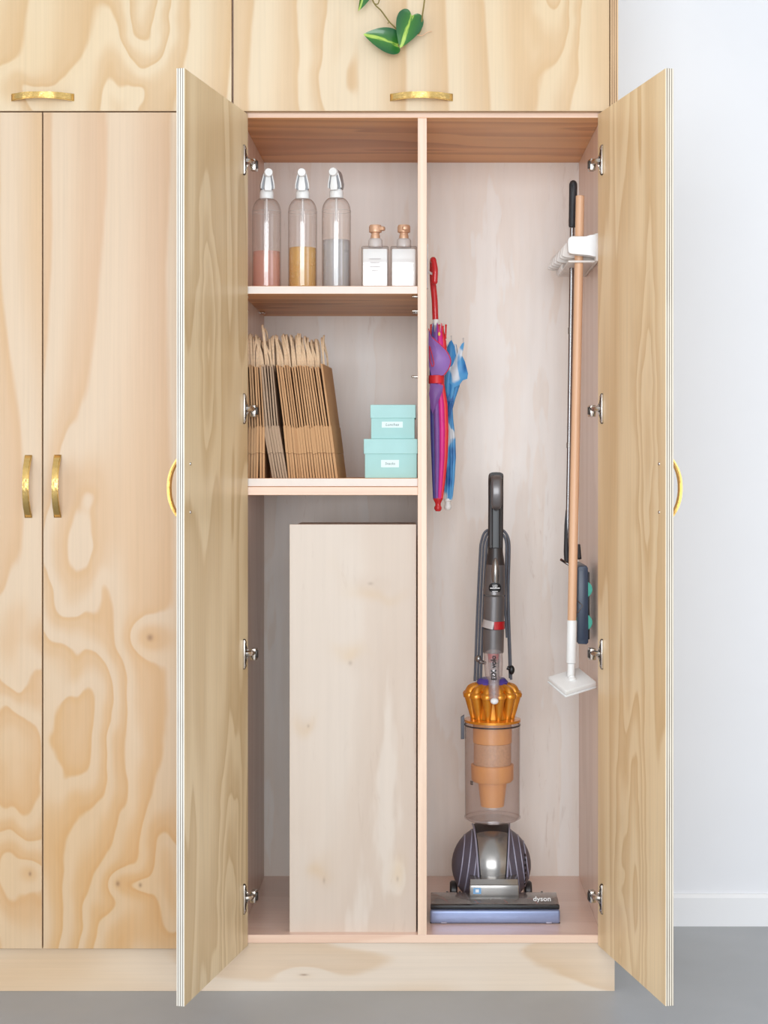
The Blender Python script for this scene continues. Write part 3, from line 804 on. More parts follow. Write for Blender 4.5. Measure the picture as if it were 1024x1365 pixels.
# hook on the divider
hy = 0.150
b = new()
box(b, DX1 + 0.0003, DX1 + 0.0035, hy - 0.012, hy + 0.012, PZ(385, hy), PZ(326, hy), 0.0014)
hk = thing('adhesive_hook', 'small white adhesive hook on the divider holding the umbrellas', 'hook', (DX1, hy, PZ(380, hy)))
obj('back_plate', b, M['white_plastic'], hk)
b = new(); hz = PZ(368, hy)
tube(b, bez([(DX1 + 0.003, hy, hz + 0.012), (DX1 + 0.010, hy, hz + 0.006), (DX1 + 0.022, hy, hz + 0.004), (DX1 + 0.0255, hy, hz + 0.012)], 5), 0.0028, 10)
obj('hook_arm', b, M['white_plastic'], hk)

# rainbow umbrella
uy = 0.150
ux = PX(583, uy)
um = thing('umbrella', 'closed rainbow striped umbrella with red crook handle hanging on the divider', 'umbrella', (ux, uy, PZ(682, uy)))
hx = PX(577.5, uy)
zt = PZ(352, uy)
b = new()
pts = bez([(PX(579.5, uy), uy - 0.026, PZ(377, uy)), (PX(580, uy), uy - 0.027, PZ(362, uy)), (PX(578, uy), uy - 0.020, zt + 0.004), (PX(577.3, uy), uy - 0.008, zt + 0.008), (PX(577.0, uy), uy + 0.006, zt + 0.001), (PX(577.3, uy), uy + 0.006, PZ(375, uy)), (PX(579.5, uy), uy + 0.002, PZ(400, uy)), (PX(580.5, uy), uy, PZ(426, uy))], 6)
tube(b, pts, [0.0068] * 12 + [0.0072] * (len(pts) - 12), 14); sphere(b, pts[0], 0.0071, u=14, v=8)
obj('handle', b, M['red_plastic'], um)
b = new(); lathe(b, [(0, 0), (0.0066, 0), (0.0070, 0.002), (0.0070, 0.013), (0.0060, 0.0145), (0, 0.0145)], 18, (PX(581, uy), uy, PZ(434, uy))); obj('collar', b, M['white_plastic'], um)
b = new(); tube(b, [(PX(581, uy), uy, PZ(434, uy)), (PX(584, uy), uy, PZ(668, uy))], 0.0035, 8); obj('shaft', b, M['metal_rib'], um)
zz = lambda p: PZ(p, uy)
prof = [(zz(437), 0.0135, PX(583, uy) - ux), (zz(455), 0.0185, PX(584, uy) - ux), (zz(480), 0.0200, PX(584.5, uy) - ux), (zz(500), 0.0165, PX(582.5, uy) - ux), (zz(506), 0.0155, PX(582, uy) - ux), (zz(514), 0.0165, PX(583, uy) - ux), (zz(540), 0.0200, PX(585, uy) - ux), (zz(575), 0.0205, PX(586, uy) - ux), (zz(610), 0.0185, PX(586, uy) - ux), (zz(640), 0.0150, PX(585, uy) - ux), (zz(665), 0.0112, PX(584, uy) - ux)]
sect = ['red', 'orange', 'yellow', 'blue', 'indigo', 'purple', 'magenta', 'red']
# sectors start at +x and run counter-clockwise; the camera looks from -y: 4..7 face it
b = canopy_bm(ux, uy, prof, sect, pleat=0.14, sq=(1.0, 0.95))
obj('canopy', b, [FAB[s] for s in sect], um)
# rib tips above the canopy hem
for k, (px_, c) in enumerate([(574, 'red_plastic'), (579, 'metal_rib'), (585, 'red_plastic'), (590, 'red_plastic'), (594, 'red_plastic')]):
    b = new(); tube(b, [(PX(px_, uy), uy - 0.009, PZ(452, uy)), (PX(px_, uy) + 0.001, uy - 0.008, PZ(434 + (k % 2) * 2, uy))], [0.0022, 0.0020], 8); sphere(b, (PX(px_, uy) + 0.001, uy - 0.008, PZ(434 + (k % 2) * 2, uy)), 0.0026, u=8, v=6)
    obj('rib_tip', b, M[c], um)
b = new(); sphere(b, (PX(585.5, uy), uy - 0.0155, PZ(446, uy)), 0.0036, s=(0.8, 0.4, 1.3)); obj('hem_patch', b, FAB['yellow'], um)
ol = [(571.5, 438), (574, 447), (579, 452), (587, 459), (594, 466), (599, 474), (601, 482), (598, 492), (592, 500), (582, 501), (575, 500), (571.8, 488), (571.3, 462)]
ol3 = [(max(DX1 + 0.0008, PX(a, uy - 0.02)), PZ(c, uy - 0.02)) for a, c in ol]
b = new(); leaf_sheet(b, ol3, uy - 0.0175, 0.012); fl = obj('fabric_flap', b, FAB['lavender'], um); fl['label'] = 'loose purple canopy flap with red hem'
b = new(); tube(b, bez([(p[0], uy - 0.0175, p[1]) for p in ol3[:9]], 4), 0.0012, 6); obj('hem', b, FAB['red'], fl)
ol = [(574, 511), (585, 512), (591, 514), (590, 522), (583, 538), (577, 552), (574.5, 545), (572, 525)]
b = new(); leaf_sheet(b, [(max(DX1 + 0.0008, PX(a, uy - 0.02)), PZ(c, uy - 0.02)) for a, c in ol], uy - 0.0195, 0.005); obj('fabric_flap', b, FAB['purple'], um)
b = new(); lathe(b, [(0.0183, -0.0095), (0.0187, -0.009), (0.0187, 0.009), (0.0183, 0.0095)], 28, (0, 0, 0), M=Matrix.Translation((PX(582, uy), uy, PZ(506, uy))) @ Matrix.Diagonal((0.98, 1.1, 1, 1)))
obj('strap', b, FAB['red'], um)
b = new(); tube(b, bez([(PX(572.5, uy), uy - 0.021, PZ(462, uy)), (PX(573, uy), uy - 0.024, PZ(478, uy)), (PX(576, uy), uy - 0.027, PZ(489, uy)), (PX(578.5, uy), uy - 0.028, PZ(486, uy)), (PX(576, uy), uy - 0.027, PZ(474, uy)), (PX(573, uy), uy - 0.022, PZ(463, uy))], 5), 0.0010, 6); obj('wrist_cord', b, FAB['red'], um)
b = new(); lathe(b, [(0, 0), (0.0055, 0.001), (0.0088, 0.006), (0.0088, 0.010), (0.0064, 0.0145), (0.0066, 0.019), (0.0088, 0.0235), (0.0116, 0.0290), (0.0116, 0.0315), (0, 0.0315)], 20, (PX(584, uy), uy, PZ(682, uy))); obj('ferrule', b, M['red_plastic'], um)

# sky umbrella behind it
sy = 0.232; zs_ = lambda p: PZ(p, sy)
sx = PX(600, sy)
sm = thing('umbrella', 'closed sky blue umbrella with white clouds hanging behind the rainbow one', 'umbrella', (sx, sy, PZ(680, sy)))
prof = [(zs_(465), 0.012, 0.004), (zs_(490), 0.021, 0.003), (zs_(515), 0.021, 0.001), (zs_(532), 0.014, -0.002), (zs_(545), 0.0105, -0.0045), (zs_(560), 0.0115, -0.004), (zs_(585), 0.0145, -0.002), (zs_(610), 0.0150, -0.0015), (zs_(640), 0.0125, -0.002), (zs_(666), 0.0090, -0.0035)]
b = canopy_bm(sx, sy, prof, ['cloud'] * 8, pleat=0.16)
for f in b.faces: f.material_index = 0
obj('canopy', b, FAB['cloud'], sm)
for k, ol in enumerate([[(596, 463), (599, 456), (602, 453), (606, 461), (608, 474), (604, 486), (598, 492), (594, 484)],
                        [(607, 482), (611, 466), (616, 458), (619, 456), (618, 464), (616, 474), (620, 482), (624, 498), (623, 505), (617, 507), (612, 514), (605, 517), (599, 510), (601, 494)]]):
    b = new(); leaf_sheet(b, [(PX(a, sy - 0.02), PZ(c, sy - 0.02)) for a, c in ol], sy - 0.020 - k * 0.001, 0.008)
    f_ = obj('fabric_flap', b, FAB['blue' if k == 0 else 'cloud'], sm)
for px_, py_ in ((601.5, 449), (617.5, 452)):
    b = new(); tube(b, [(PX(px_ + 0.5, sy), sy - 0.018, PZ(py_ + 10, sy)), (PX(px_, sy), sy - 0.018, PZ(py_, sy))], 0.0012, 8); sphere(b, (PX(px_, sy), sy - 0.018, PZ(py_, sy)), 0.0018, u=8, v=6); obj('rib_tip', b, M['metal_rib'], sm)
b = new(); box(b, PX(593, sy), PX(604.5, sy), sy - 0.0145, sy - 0.0120, PZ(536, sy), PZ(525, sy), 0.0005); obj('strap', b, FAB['deepblue'], sm)
b = new(); lathe(b, [(0, 0), (0.0056, 0.0008), (0.0090, 0.005), (0.0092, 0.009), (0.0068, 0.0135), (0.0066, 0.0200), (0.0098, 0.0215), (0.0098, 0.0275), (0, 0.0275)], 20, (PX(597, sy), sy, PZ(680, sy))); obj('ferrule', b, M['white_plastic'], sm)
hp_ = lambda a, c, y: (PX(a, y), y, PZ(c, y))
b = new(); tube(b, bez([hp_(597, 670, sy), hp_(598, 540, sy), hp_(594, 478, sy), hp_(587, 455, 0.212), hp_(582, 432, 0.192), hp_(580.5, 405, 0.180), hp_(579.5, 380, 0.174), hp_(579, 364, 0.166), (DX1 + 0.0195, hy + 0.006, hz + 0.0125), (DX1 + 0.0185, hy - 0.006, hz + 0.0105)], 5), 0.0034, 8); obj('handle', b, M['white_plastic'], sm)

# ------------------------------------------------------------------ upright vacuum cleaner
vy = 0.250
vx = PX(655, vy)
vc = thing('vacuum_cleaner', 'upright ball vacuum cleaner with gold cyclones and clear bin', 'vacuum cleaner', (vx, vy, ZB))
V = lambda px, py, y=vy: (PX(px, y), y, PZ(py, y))
k = (D + vy) / F          # metres per pixel there
M['v_gun'] = plain('gunmetal_plastic', (112, 108, 108), 0.30, 0.35, var=0.05, coat=0.4)
M['v_dark'] = plain('dark_grey_plastic', (54, 50, 50), 0.36, var=0.08)
M['v_ball'] = plain('purple_grey_plastic', (90, 84, 96), 0.42, var=0.08)
M['v_rib'] = plain('pale_rib_plastic', (150, 146, 164), 0.35, var=0.05)
M['v_nick'] = plain('satin_nickel_plastic', (150, 146, 142), 0.22, 0.75, var=0.04)
M['v_gold'] = plain('gold_cyclone_plastic', (226, 148, 40), 0.28, 0.55, var=0.08, coat=0.5)
M['v_orange'] = plain('orange_plastic', (255, 178, 88), 0.45, var=0.04)
M['v_shroud'] = plain('brown_mesh_shroud', (222, 176, 134), 0.55, var=0.10, vscale=200)
M['v_bin'] = clear('smoky_clear_bin', (244, 238, 236), 1.0, 0.08, 1.42, (206, 192, 186), 0.15, 0.5)
M['v_clear'] = clear('clear_tube', (248, 244, 244), 1.0, 0.04, 1.45, (230, 222, 222), 0.20)
M['v_window'] = clear('clear_head_window', (214, 206, 202), 1.0, 0.06, 1.45, (168, 160, 156), 0.42)
M['v_red'] = plain('red_catch', (190, 34, 40), 0.25, var=0.05, coat=0.5)
M['v_blue'] = plain('blue_silver_bumper', (140, 152, 186), 0.30, 0.45, var=0.04)
M['v_violet'] = plain('violet_filter', (84, 70, 160), 0.4, var=0.05)
M['v_cord'] = plain('grey_power_cord', (92, 94, 102), 0.5, var=0.08, vscale=100)
M['v_black'] = plain('black_plastic', (26, 26, 28), 0.35, var=0.1)
M['v_print'] = plain('white_print', (236, 236, 236), 0.5)
M['v_blueprint'] = plain('blue_sticker', (120, 170, 214), 0.5)

# ball
rb = 0.0942; bc = Vector((vx, vy, ZB + rb + 0.0004))
b = new()
sphere(b, (0, 0, 0), rb, u=48, v=24, M=Matrix.Translation(bc) @ Matrix.Rotation(R(90), 4, 'Y'))
ball = obj('ball', b, M['v_ball'], vc, smooth=60)
for s in (-1, 1):
    for xo in (0.042, 0.057, 0.072, 0.083):
        xr = s * xo; rr = math.sqrt(rb * rb - xo * xo) + 0.0004
        ax = Matrix.Translation(bc) @ Matrix.Rotation(R(-8 * s), 4, 'Y') @ Matrix.Translation((xr, 0, 0)) @ Matrix.Rotation(R(90), 4, 'Y')
        b = new(); lathe(b, [(rr - 0.002, -0.0018), (rr + 0.0002, -0.0014), (rr + 0.0006, 0), (rr + 0.0002, 0.0014), (rr - 0.002, 0.0018)], 56, M=ax)
        if xo < 0.08 or s > 0: obj('rib', b, M['v_rib'], ball)
# vent slots on the right shell
for i in range(7):
    a = R(38 - 13 * i); xo = 0.0775; rr = math.sqrt(rb * rb - xo * xo)
    b = new(); box(b, -0.0028, 0.0028, -0.0015, 0.0015, -0.0032, 0.0032, 0.0006)
    mt = Matrix.Translation(bc + Vector((xo, -rr * math.cos(a), rr * math.sin(a)))) @ Matrix.Rotation(-a, 4, 'X') @ Matrix.Rotation(R(52), 4, 'Z')
    obj('vent_slot', b, M['v_black'], ball, mt)
# central motor shell between the two halves
def shell(w0, w1, r, a0, a1, name, mat, parent, n=18, mm=10):
    b = new(); rows = []
    for i in range(n + 1):
        t = i / n; a = R(a0 + (a1 - a0) * t)
        hw = w0 + (w1 - w0) * t
        row = []
        for j in range(mm + 1):
            u = -1 + 2 * j / mm
            rr = r + 0.006 * (1 - u * u)
            row.append(b.verts.new(bc + Vector((u * hw, -rr * math.cos(a), rr * math.sin(a)))))
        rows.append(row)
    for A, B in zip(rows, rows[1:]):
        for j in range(mm): b.faces.new([A[j], A[j + 1], B[j + 1], B[j]])
    return obj(name, b, mat, parent, smooth=60)
shell(0.0275, 0.0420, rb + 0.0010, -38, 95, 'shell_gap', M['v_black'], vc)
shell(0.0235, 0.0365, rb + 0.0022, -36, 62, 'motor_shell', M['v_nick'], vc)
shell(0.0365, 0.0390, rb + 0.0022, 62, 98, 'motor_shell_top', M['v_dark'], vc)
for s in (-1, 1):
    b = new(); pts = []
    for i in range(19):
        t = i / 18; a = R(-36 + 131 * t); hw = (0.0295 + 0.0145 * t)
        pts.append(bc + Vector((s * hw, -(rb + 0.001) * math.cos(a), (rb + 0.001) * math.sin(a))))
    tube(b, pts, 0.0022, 8); obj('shell_rim', b, M['v_rib'], vc)
b = new(); box(b, -0.0085, 0.0085, -0.003, 0.003, -0.006, 0.006, 0.0025); obj('latch', b, M['v_black'], vc, Matrix.Translation(bc + Vector((0, -(rb + 0.0065) * math.cos(R(9)), -0.022))))
for s in (-1, 1):
    b = new(); lathe(b, [(0, 0), (0.020, 0), (0.024, 0.004), (0.024, 0.014), (0.020, 0.018), (0, 0.018)], 24, M=Matrix.Translation((vx + s * 0.080, vy + 0.03, ZB + 0.0245)) @ Matrix.Rotation(R(90 * s), 4, 'Y'))
    obj('stabiliser_wheel', b, M['v_dark'], vc)
# neck block
ny = 0.126
b = new(); box(b, PX(626, ny), PX(692, ny), ny, ny + 0.05, PZ(1200, ny), PZ(1180, ny), 0.003)
prism(b, [(ny + 0.0015, PZ(1181.5, ny)), (ny + 0.012, PZ(1172, ny + .012)), (ny + 0.05, PZ(1165, ny + 0.05)), (ny + 0.05, PZ(1181.5, ny))], 'x', PX(627, ny), PX(691, ny), bev=0.001)
nb = obj('neck', b, M['v_nick'], vc)
b = new(); box(b, PX(631, ny), PX(641.5, ny), ny - 0.0004, ny - 0.0001, PZ(1191.5, ny), PZ(1183.5, ny)); obj('sticker', b, M['v_blueprint'], nb, smooth=0)
b = new(); box(b, PX(634, ny), PX(638.5, ny), ny - 0.0007, ny - 0.0005, PZ(1189.5, ny), PZ(1185.5, ny)); obj('sticker_mark', b, M['v_print'], nb, smooth=0)
# cleaner head
hy0 = 0.086
hx0, hx1 = PX(573.5, hy0), PX(747, hy0)
b = new(); box(b, hx0, hx1, hy0, hy0 + 0.016, PZ(1231.5, hy0), PZ(1213.5, hy0), 0.005, seg=3); bump_ = obj('bumper', b, M['v_blue'], vc)
b = new(); box(b, hx0 + 0.001, hx1 - 0.001, hy0 + 0.006, hy0 + 0.020, PZ(1213, hy0), PZ(1208, hy0), 0.0015); obj('black_strip', b, M['v_black'], vc)
b = new(); box(b, hx0, hx1, hy0 + 0.002, hy0 + 0.010, ZB + 0.0004, PZ(1229.5, hy0), 0.001); obj('front_lip', b, M['v_black'], vc)
for px_ in (592, 732):
    b = new(); box(b, PX(px_ - 4, hy0), PX(px_ + 4, hy0), hy0 - 0.001, hy0 + 0.006, ZB + 0.0006, ZB + 0.0045, 0.001); obj('runner', b, M['v_rib'], vc)
hz = PZ(1208.5, hy0)
b = new(); box(b, hx0 + 0.004, hx1 - 0.004, hy0 + 0.020, hy0 + 0.095, ZB + 0.0004, ZB + 0.020, 0.002); obj('sole_plate', b, M['v_dark'], vc)
b = new()
prism(b, [(hy0 + 0.018, ZB + 0.021), (hy0 + 0.018, hz), (hy0 + 0.032, hz + 0.007), (hy0 + 0.085, hz + 0.010), (hy0 + 0.098, hz + 0.004), (hy0 + 0.098, ZB + 0.021)], 'x', hx0 + 0.002, hx1 - 0.002, bev=0.0015)
win = obj('head_window', b, M['v_window'], vc)
b = new(); tube(b, [(hx0 + 0.010, hy0 + 0.055, ZB + 0.032), (hx1 - 0.010, hy0 + 0.055, ZB + 0.032)], 0.0105, 16); obj('brush_bar', b, M['v_dark'], vc)
b = new()
pts = [(hx0 + 0.012 + (hx1 - hx0 - 0.024) * i / 60, hy0 + 0.055 + 0.0108 * math.cos(i * 0.42), ZB + 0.032 + 0.0108 * math.sin(i * 0.42)) for i in range(61)]
tube(b, pts, 0.0016, 5); obj('bristle_strip', b, M['v_red'], vc)
for px_ in (595, 612, 640, 705, 722):
    b = new(); box(b, PX(px_, .16), PX(px_, .16) + 0.005, hy0 + 0.092, hy0 + 0.100, hz + 0.004, hz + 0.009, 0.001); obj('window_catch', b, M['v_dark'], vc)
# brand on the head
ty = hy0 + 0.024
slope_m = Matrix.Rotation(math.atan2(0.007, 0.014), 4, 'X')
tm = Matrix.Translation((PX(723, ty), ty + 0.0075, hz + 0.0088)) @ Matrix.Rotation(R(42), 4, 'X')
obj('brand_word', text_bm('dyson', 0.0175, tm, 0.0002, bold=0.00025), M['v_print'], vc, smooth=0)
# bin
byc = vy - 0.004
cx = PX(656.5, byc); r = 36.5 * k
z0, z1 = PZ(1092, byc), PZ(961, byc)
b = new(); lathe(b, [(0, 0.0), (r * 0.90, 0.0), (r * 0.97, 0.004), (r, 0.010), (r * 1.012, z1 - z0 - 0.004), (r * 1.02, z1 - z0)], 48, (cx, byc, z0)); bn = obj('dust_bin', b, M['v_bin'], vc)
for za in (0.006, z1 - z0 - 0.0085):
    b = new(); lathe(b, [(r * 0.995, -0.0018), (r * 1.025, -0.0014), (r * 1.025, 0.0014), (r * 0.995, 0.0018)], 48, (cx, byc, z0 + za)); obj('bin_ring', b, M['v_dark'] if za > 0.01 else M['v_clear'], bn)
b = new(); box(b, cx - 0.013, cx + 0.013, byc - r - 0.002, byc - r + 0.006, z0 + 0.001, z0 + 0.009, 0.001); obj('bin_catch', b, M['v_clear'], bn)
b = new(); zi = lambda p: PZ(p, byc)
lathe(b, [(0.045, zi(962)), (0.0462, zi(966)), (0.0462, zi(989)), (0.044, zi(990))], 40, (cx, byc, 0)); obj('cyclone_upper', b, M['v_orange'], vc)
b = new(); lathe(b, [(0.0445, zi(990)), (0.0445, zi(1018))], 40, (cx, byc, 0)); obj('shroud', b, M['v_shroud'], vc)
b = new(); lathe(b, [(0.046, zi(1018)), (0.0505, zi(1019)), (0.0500, zi(1038)), (0.046, zi(1041)), (0.034, zi(1041)), (0.0335, zi(1046)), (0.0275, zi(1074)), (0, zi(1075))], 40, (cx, byc, 0)); obj('cyclone_cone', b, M['v_orange'], vc)
b = new(); prism(b, [(PX(614.5, byc), zi(985)), (PX(614.5, byc), zi(956)), (PX(619, byc), zi(953)), (PX(619, byc), zi(985))], 'y', byc - 0.004, byc + 0.010, bev=0.001); obj('side_clip', b, M['v_cord'], vc)
b = new()
for i in range(3): box(b, -0.0045, 0.0045, -0.0005, 0.0005, -0.004 + i * 0.0032, -0.0022 + i * 0.0032)
obj('bin_marking', b, M['v_black'], bn, Matrix.Translation((cx, byc, zi(1039))) @ Matrix.Rotation(R(-50), 4, 'Z') @ Matrix.Translation((0, -r * 1.012, 0)))
# golden crown of cyclones
gz0, gz1 = zi(958), zi(923); NC = 12; Rg = 0.0535
for i in range(NC):
    a = 2 * math.pi * (i + 0.5) / NC - math.pi / 2
    d_ = Vector((math.cos(a), math.sin(a), 0))
    p0 = Vector((cx, byc, gz0)) + d_ * 0.0465; p1 = Vector((cx, byc, gz1)) + d_ * (Rg + 0.0035)
    b = new()
    axis = (p1 - p0); L = axis.length
    mt = Matrix.Translation(p0) @ axis.to_track_quat('Z', 'Y').to_matrix().to_4x4()
    lathe(b, [(0, 0), (0.0060, 0), (0.0064, 0.003), (0.0128, L * 0.88), (0.0150, L * 0.90), (0.0152, L), (0.0124, L + 0.004), (0.006, L + 0.006), (0, L + 0.0065)], 16, M=mt)
    # shoulder that bends over to the middle
    q = [p1 + Vector((0, 0, 0.000)) - d_ * 0.001, p1 + Vector((0, 0, 0.009)) - d_ * 0.005, p1 + Vector((0, 0, 0.015)) - d_ * 0.017, p1 + Vector((0, 0, 0.017)) - d_ * 0.034]
    tube(b, bez(q, 4), [0.0112 - 0.0045 * j / 12 for j in range(13)], 10)
    obj('cyclone', b, M['v_gold'], vc)
b = new(); lathe(b, [(0.040, gz0), (0.046, gz0 + 0.002), (0.046, gz0 + 0.008), (0.042, gz1 - 0.004), (0.050, gz1 + 0.010), (0.034, gz1 + 0.024), (0.026, gz1 + 0.028)], 40, (cx, byc, 0)); obj('cyclone_core', b, M['v_gold'], vc)
b = new(); lathe(b, [(r * 0.80, 0), (r * 1.03, 0.0005), (r * 1.03, 0.006), (r * 0.78, 0.009)], 48, (cx, byc, z1 - 0.001)); obj('bin_collar', b, M['v_gold'], vc)
b = new(); lathe(b, [(0.037, gz1 + 0.020), (0.0375, gz1 + 0.026), (0.030, gz1 + 0.034), (0, gz1 + 0.036)], 32, (cx, byc, 0)); obj('filter_cap', b, M['v_violet'], vc)
# clear tube leaning forward over the crown
ty0 = vy - 0.015
tx = PX(657.5, ty0)
TM = Matrix.Translation((tx, ty0 - 0.004, PZ(868, ty0))) @ Matrix.Rotation(R(-27), 4, 'X')
Lt = 0.122
b = new(); lathe(b, [(0.0118, -Lt), (0.0128, -Lt + 0.008), (0.0132, -0.072), (0.0200, -0.060), (0.0225, -0.030), (0.0215, 0.004)], 32); tb = obj('clear_tube', b, M['v_clear'], vc, TM)
b = new(); lathe(b, [(0.0095, -Lt), (0.0102, -0.07), (0.0120, -0.03), (0.0130, 0.0)], 24); obj('inner_tube', b, M['v_clear'], vc, TM)
b = new(); lathe(b, [(0.0, -0.026), (0.0120, -0.025), (0.0145, 0.0), (0, 0.0)], 24); obj('red_valve', b, M['v_red'], vc, TM)
b = new(); sphere(b, (0, -0.008, -Lt - 0.004), 0.0095, s=(1, 0.7, 0.8)); obj('release_button', b, M['white_plastic'], vc, TM)
tm = Matrix.Translation((-0.0005, -0.0240, -0.050)) @ Matrix.Rotation(R(90), 4, 'X') @ Matrix.Rotation(R(90), 4, 'Z')
obj('tube_lettering', text_bm('EIX volo', 0.0175, tm, 0.0002, bold=0.0004), M['v_black'], tb, TM, smooth=0)
# wand
wy = vy - 0.015; wk = (D + wy) / F
Z = lambda p: PZ(p, wy)
wx = lambda p: PX(p, wy)
def cyl(name, c0, p0, r0, c1, p1, r1, mat, n=32, parent=None, cap=0.0015):
    b = new()
    A = Vector((wx(c0), wy, Z(p0))); B = Vector((wx(c1), wy, Z(p1)))
    ax = B - A; L = ax.length
    lathe(b, [(0, 0), (r0 - cap, 0), (r0, cap), (r1, L - cap), (r1 - cap, L), (0, L)], n, M=Matrix.Translation(A) @ ax.to_track_quat('Z', 'Y').to_matrix().to_4x4())
    return obj(name, b, mat, parent or vc)
cyl('wand_lower', 657.5, 870, 14 * wk, 658, 838, 14.2 * wk, M['v_gun'])
cyl('wand_middle', 658, 829, 14.0 * wk, 659, 794, 14.0 * wk, M['v_gun'])
b = new(); c_ = Vector((wx(658), wy, Z(833)))
lathe(b, [(13.0 * wk, -0.010), (15.2 * wk, -0.009), (15.2 * wk, 0.009), (13.0 * wk, 0.010)], 18, M=Matrix.Translation(c_), a0=R(-90), a1=R(20)); obj('red_catch', b, M['v_red'], vc)
b = new(); lathe(b, [(13.0 * wk, -0.010), (15.2 * wk, -0.009), (15.2 * wk, 0.009), (13.0 * wk, 0.010)], 18, M=Matrix.Translation(c_) @ Matrix.Rotation(R(12), 4, 'Y'), a0=R(-205), a1=R(-92)); obj('clear_clip', b, M['frost'], vc)
b = new(); lathe(b, [(0, -0.012), (13.2 * wk, -0.012), (13.2 * wk, 0.012), (0, 0.012)], 24, M=Matrix.Translation(c_)); obj('wand_joint', b, M['v_dark'], vc)
cyl('wand_upper', 659, 793, 14.6 * wk, 660.5, 752, 12.6 * wk, M['v_gun'])
b = new(); A = Vector((wx(660.5), wy, Z(753)))
lathe(b, [(12.5 * wk, 0), (11.5 * wk, 0.014), (10.2 * wk, 0.03), (10.0 * wk, 0.04), (0, 0.041)], 32, M=Matrix.Translation(A)); obj('wand_shoulder', b, M['v_dark'], vc)
# bright bullet cap on the shoulder
b = new(); sphere(b, (0, 0, 0), 1.0, u=20, v=14, M=Matrix.Translation((wx(660), wy - 0.0140, Z(768))) @ Matrix.Rotation(R(3), 4, 'X') @ Matrix.Diagonal((0.0112, 0.0145, 0.046, 1))); obj('bullet_cap', b, M['v_nick'], vc)
# handle: long dark loop
def rbar(name, pts, w, d, mat, parent=vc):
    b = new(); P = [Vector(p) for p in pts]; rings = []
    for i, p in enumerate(P):
        t = (P[min(i + 1, len(P) - 1)] - P[max(i - 1, 0)]).normalized()
        nx = Vector((1, 0, 0)); ny_ = t.cross(nx).normalized()
        ww = w[i] if isinstance(w, list) else w; dd = d[i] if isinstance(d, list) else d
        rings.append([b.verts.new(p + nx * ww * math.copysign(abs(math.cos(a)) ** 0.6, math.cos(a)) + ny_ * dd * math.copysign(abs(math.sin(a)) ** 0.6, math.sin(a))) for a in [2 * math.pi * q / 20 for q in range(20)]])
    for A, B in zip(rings, rings[1:]):
        for q in range(20): b.faces.new([A[q], B[q], B[(q + 1) % 20], A[(q + 1) % 20]])
    b.faces.new(rings[0]); b.faces.new(rings[-1][::-1])
    return obj(name, b, mat, parent, smooth=60)
hxp = wx(661.5)
rbar('handle_spine', bez([(wx(660.5), wy + 0.008, Z(752)), (wx(661), wy + 0.010, Z(715)), (hxp, wy + 0.016, Z(670)), (hxp, wy + 0.018, Z(645)), (hxp, wy + 0.010, Z(636)), (hxp, wy - 0.006, Z(633.5))], 6), [0.0180] * 26 + [0.0174] * 3 + [0.0165, 0.015], 0.0075, M['v_dark'])
rbar('handle_grip', bez([(hxp, wy + 0.006, Z(638)), (hxp, wy - 0.012, Z(637)), (hxp, wy - 0.026, Z(645)), (hxp, wy - 0.029, Z(660)), (hxp, wy - 0.022, Z(672)), (hxp, wy - 0.010, Z(677))], 6), [0.0125] * 25 + [0.0118, 0.0112, 0.0105, 0.0095, 0.008, 0.006], 0.0065, M['v_gun'])
rbar('handle_groove', [(wx(661.2), wy + 0.0015, Z(748)), (wx(661.3), wy + 0.003, Z(720)), (hxp, wy + 0.0075, Z(676))], 0.0105, 0.0035, M['v_black'])
# logo disc
b = new(); rr = 8.2 * wk
lg = Matrix.Translation((wx(659.3), wy - 14.05 * wk, Z(783))) @ Matrix.Rotation(R(4), 4, 'X')
for i in range(1):
    rows = []
    for iz in range(11):
        z = -rr + 2 * rr * iz / 10; hw = math.sqrt(max(0, rr * rr - z * z)); row = []
        for ix in range(9):
            x_ = hw * (-1 + 2 * ix / 8); Rw = 14.2 * wk
            row.append(b.verts.new((x_, Rw - math.sqrt(Rw * Rw - x_ * x_) - 0.0012, z)))
        rows.append(row)
    for A, B in zip(rows, rows[1:]):
        for j in range(8):
            try: b.faces.new([A[j], A[j + 1], B[j + 1], B[j]])
            except ValueError: pass
bmesh.ops.remove_doubles(b, verts=b.verts[:], dist=1e-6)
ld = obj('logo_disc', b, M['v_black'], vc, lg)
obj('logo_word', text_bm('up', 0.012, Matrix.Translation((0, -0.0016, 0.0065)) @ Matrix.Rotation(R(90), 4, 'X'), 0.0002), M['v_print'], ld, lg, smooth=0)
b = new(); box(b, -0.0115, 0.0115, -0.0017, -0.0013, -0.0008, 0.0012); obj('logo_bar', b, M['v_print'], ld, lg, smooth=0)
b = new(); box(b, -0.0065, 0.0065, -0.0018, -0.0014, -0.0082, -0.0070); obj('logo_bar', b, M['v_print'], ld, lg, smooth=0)
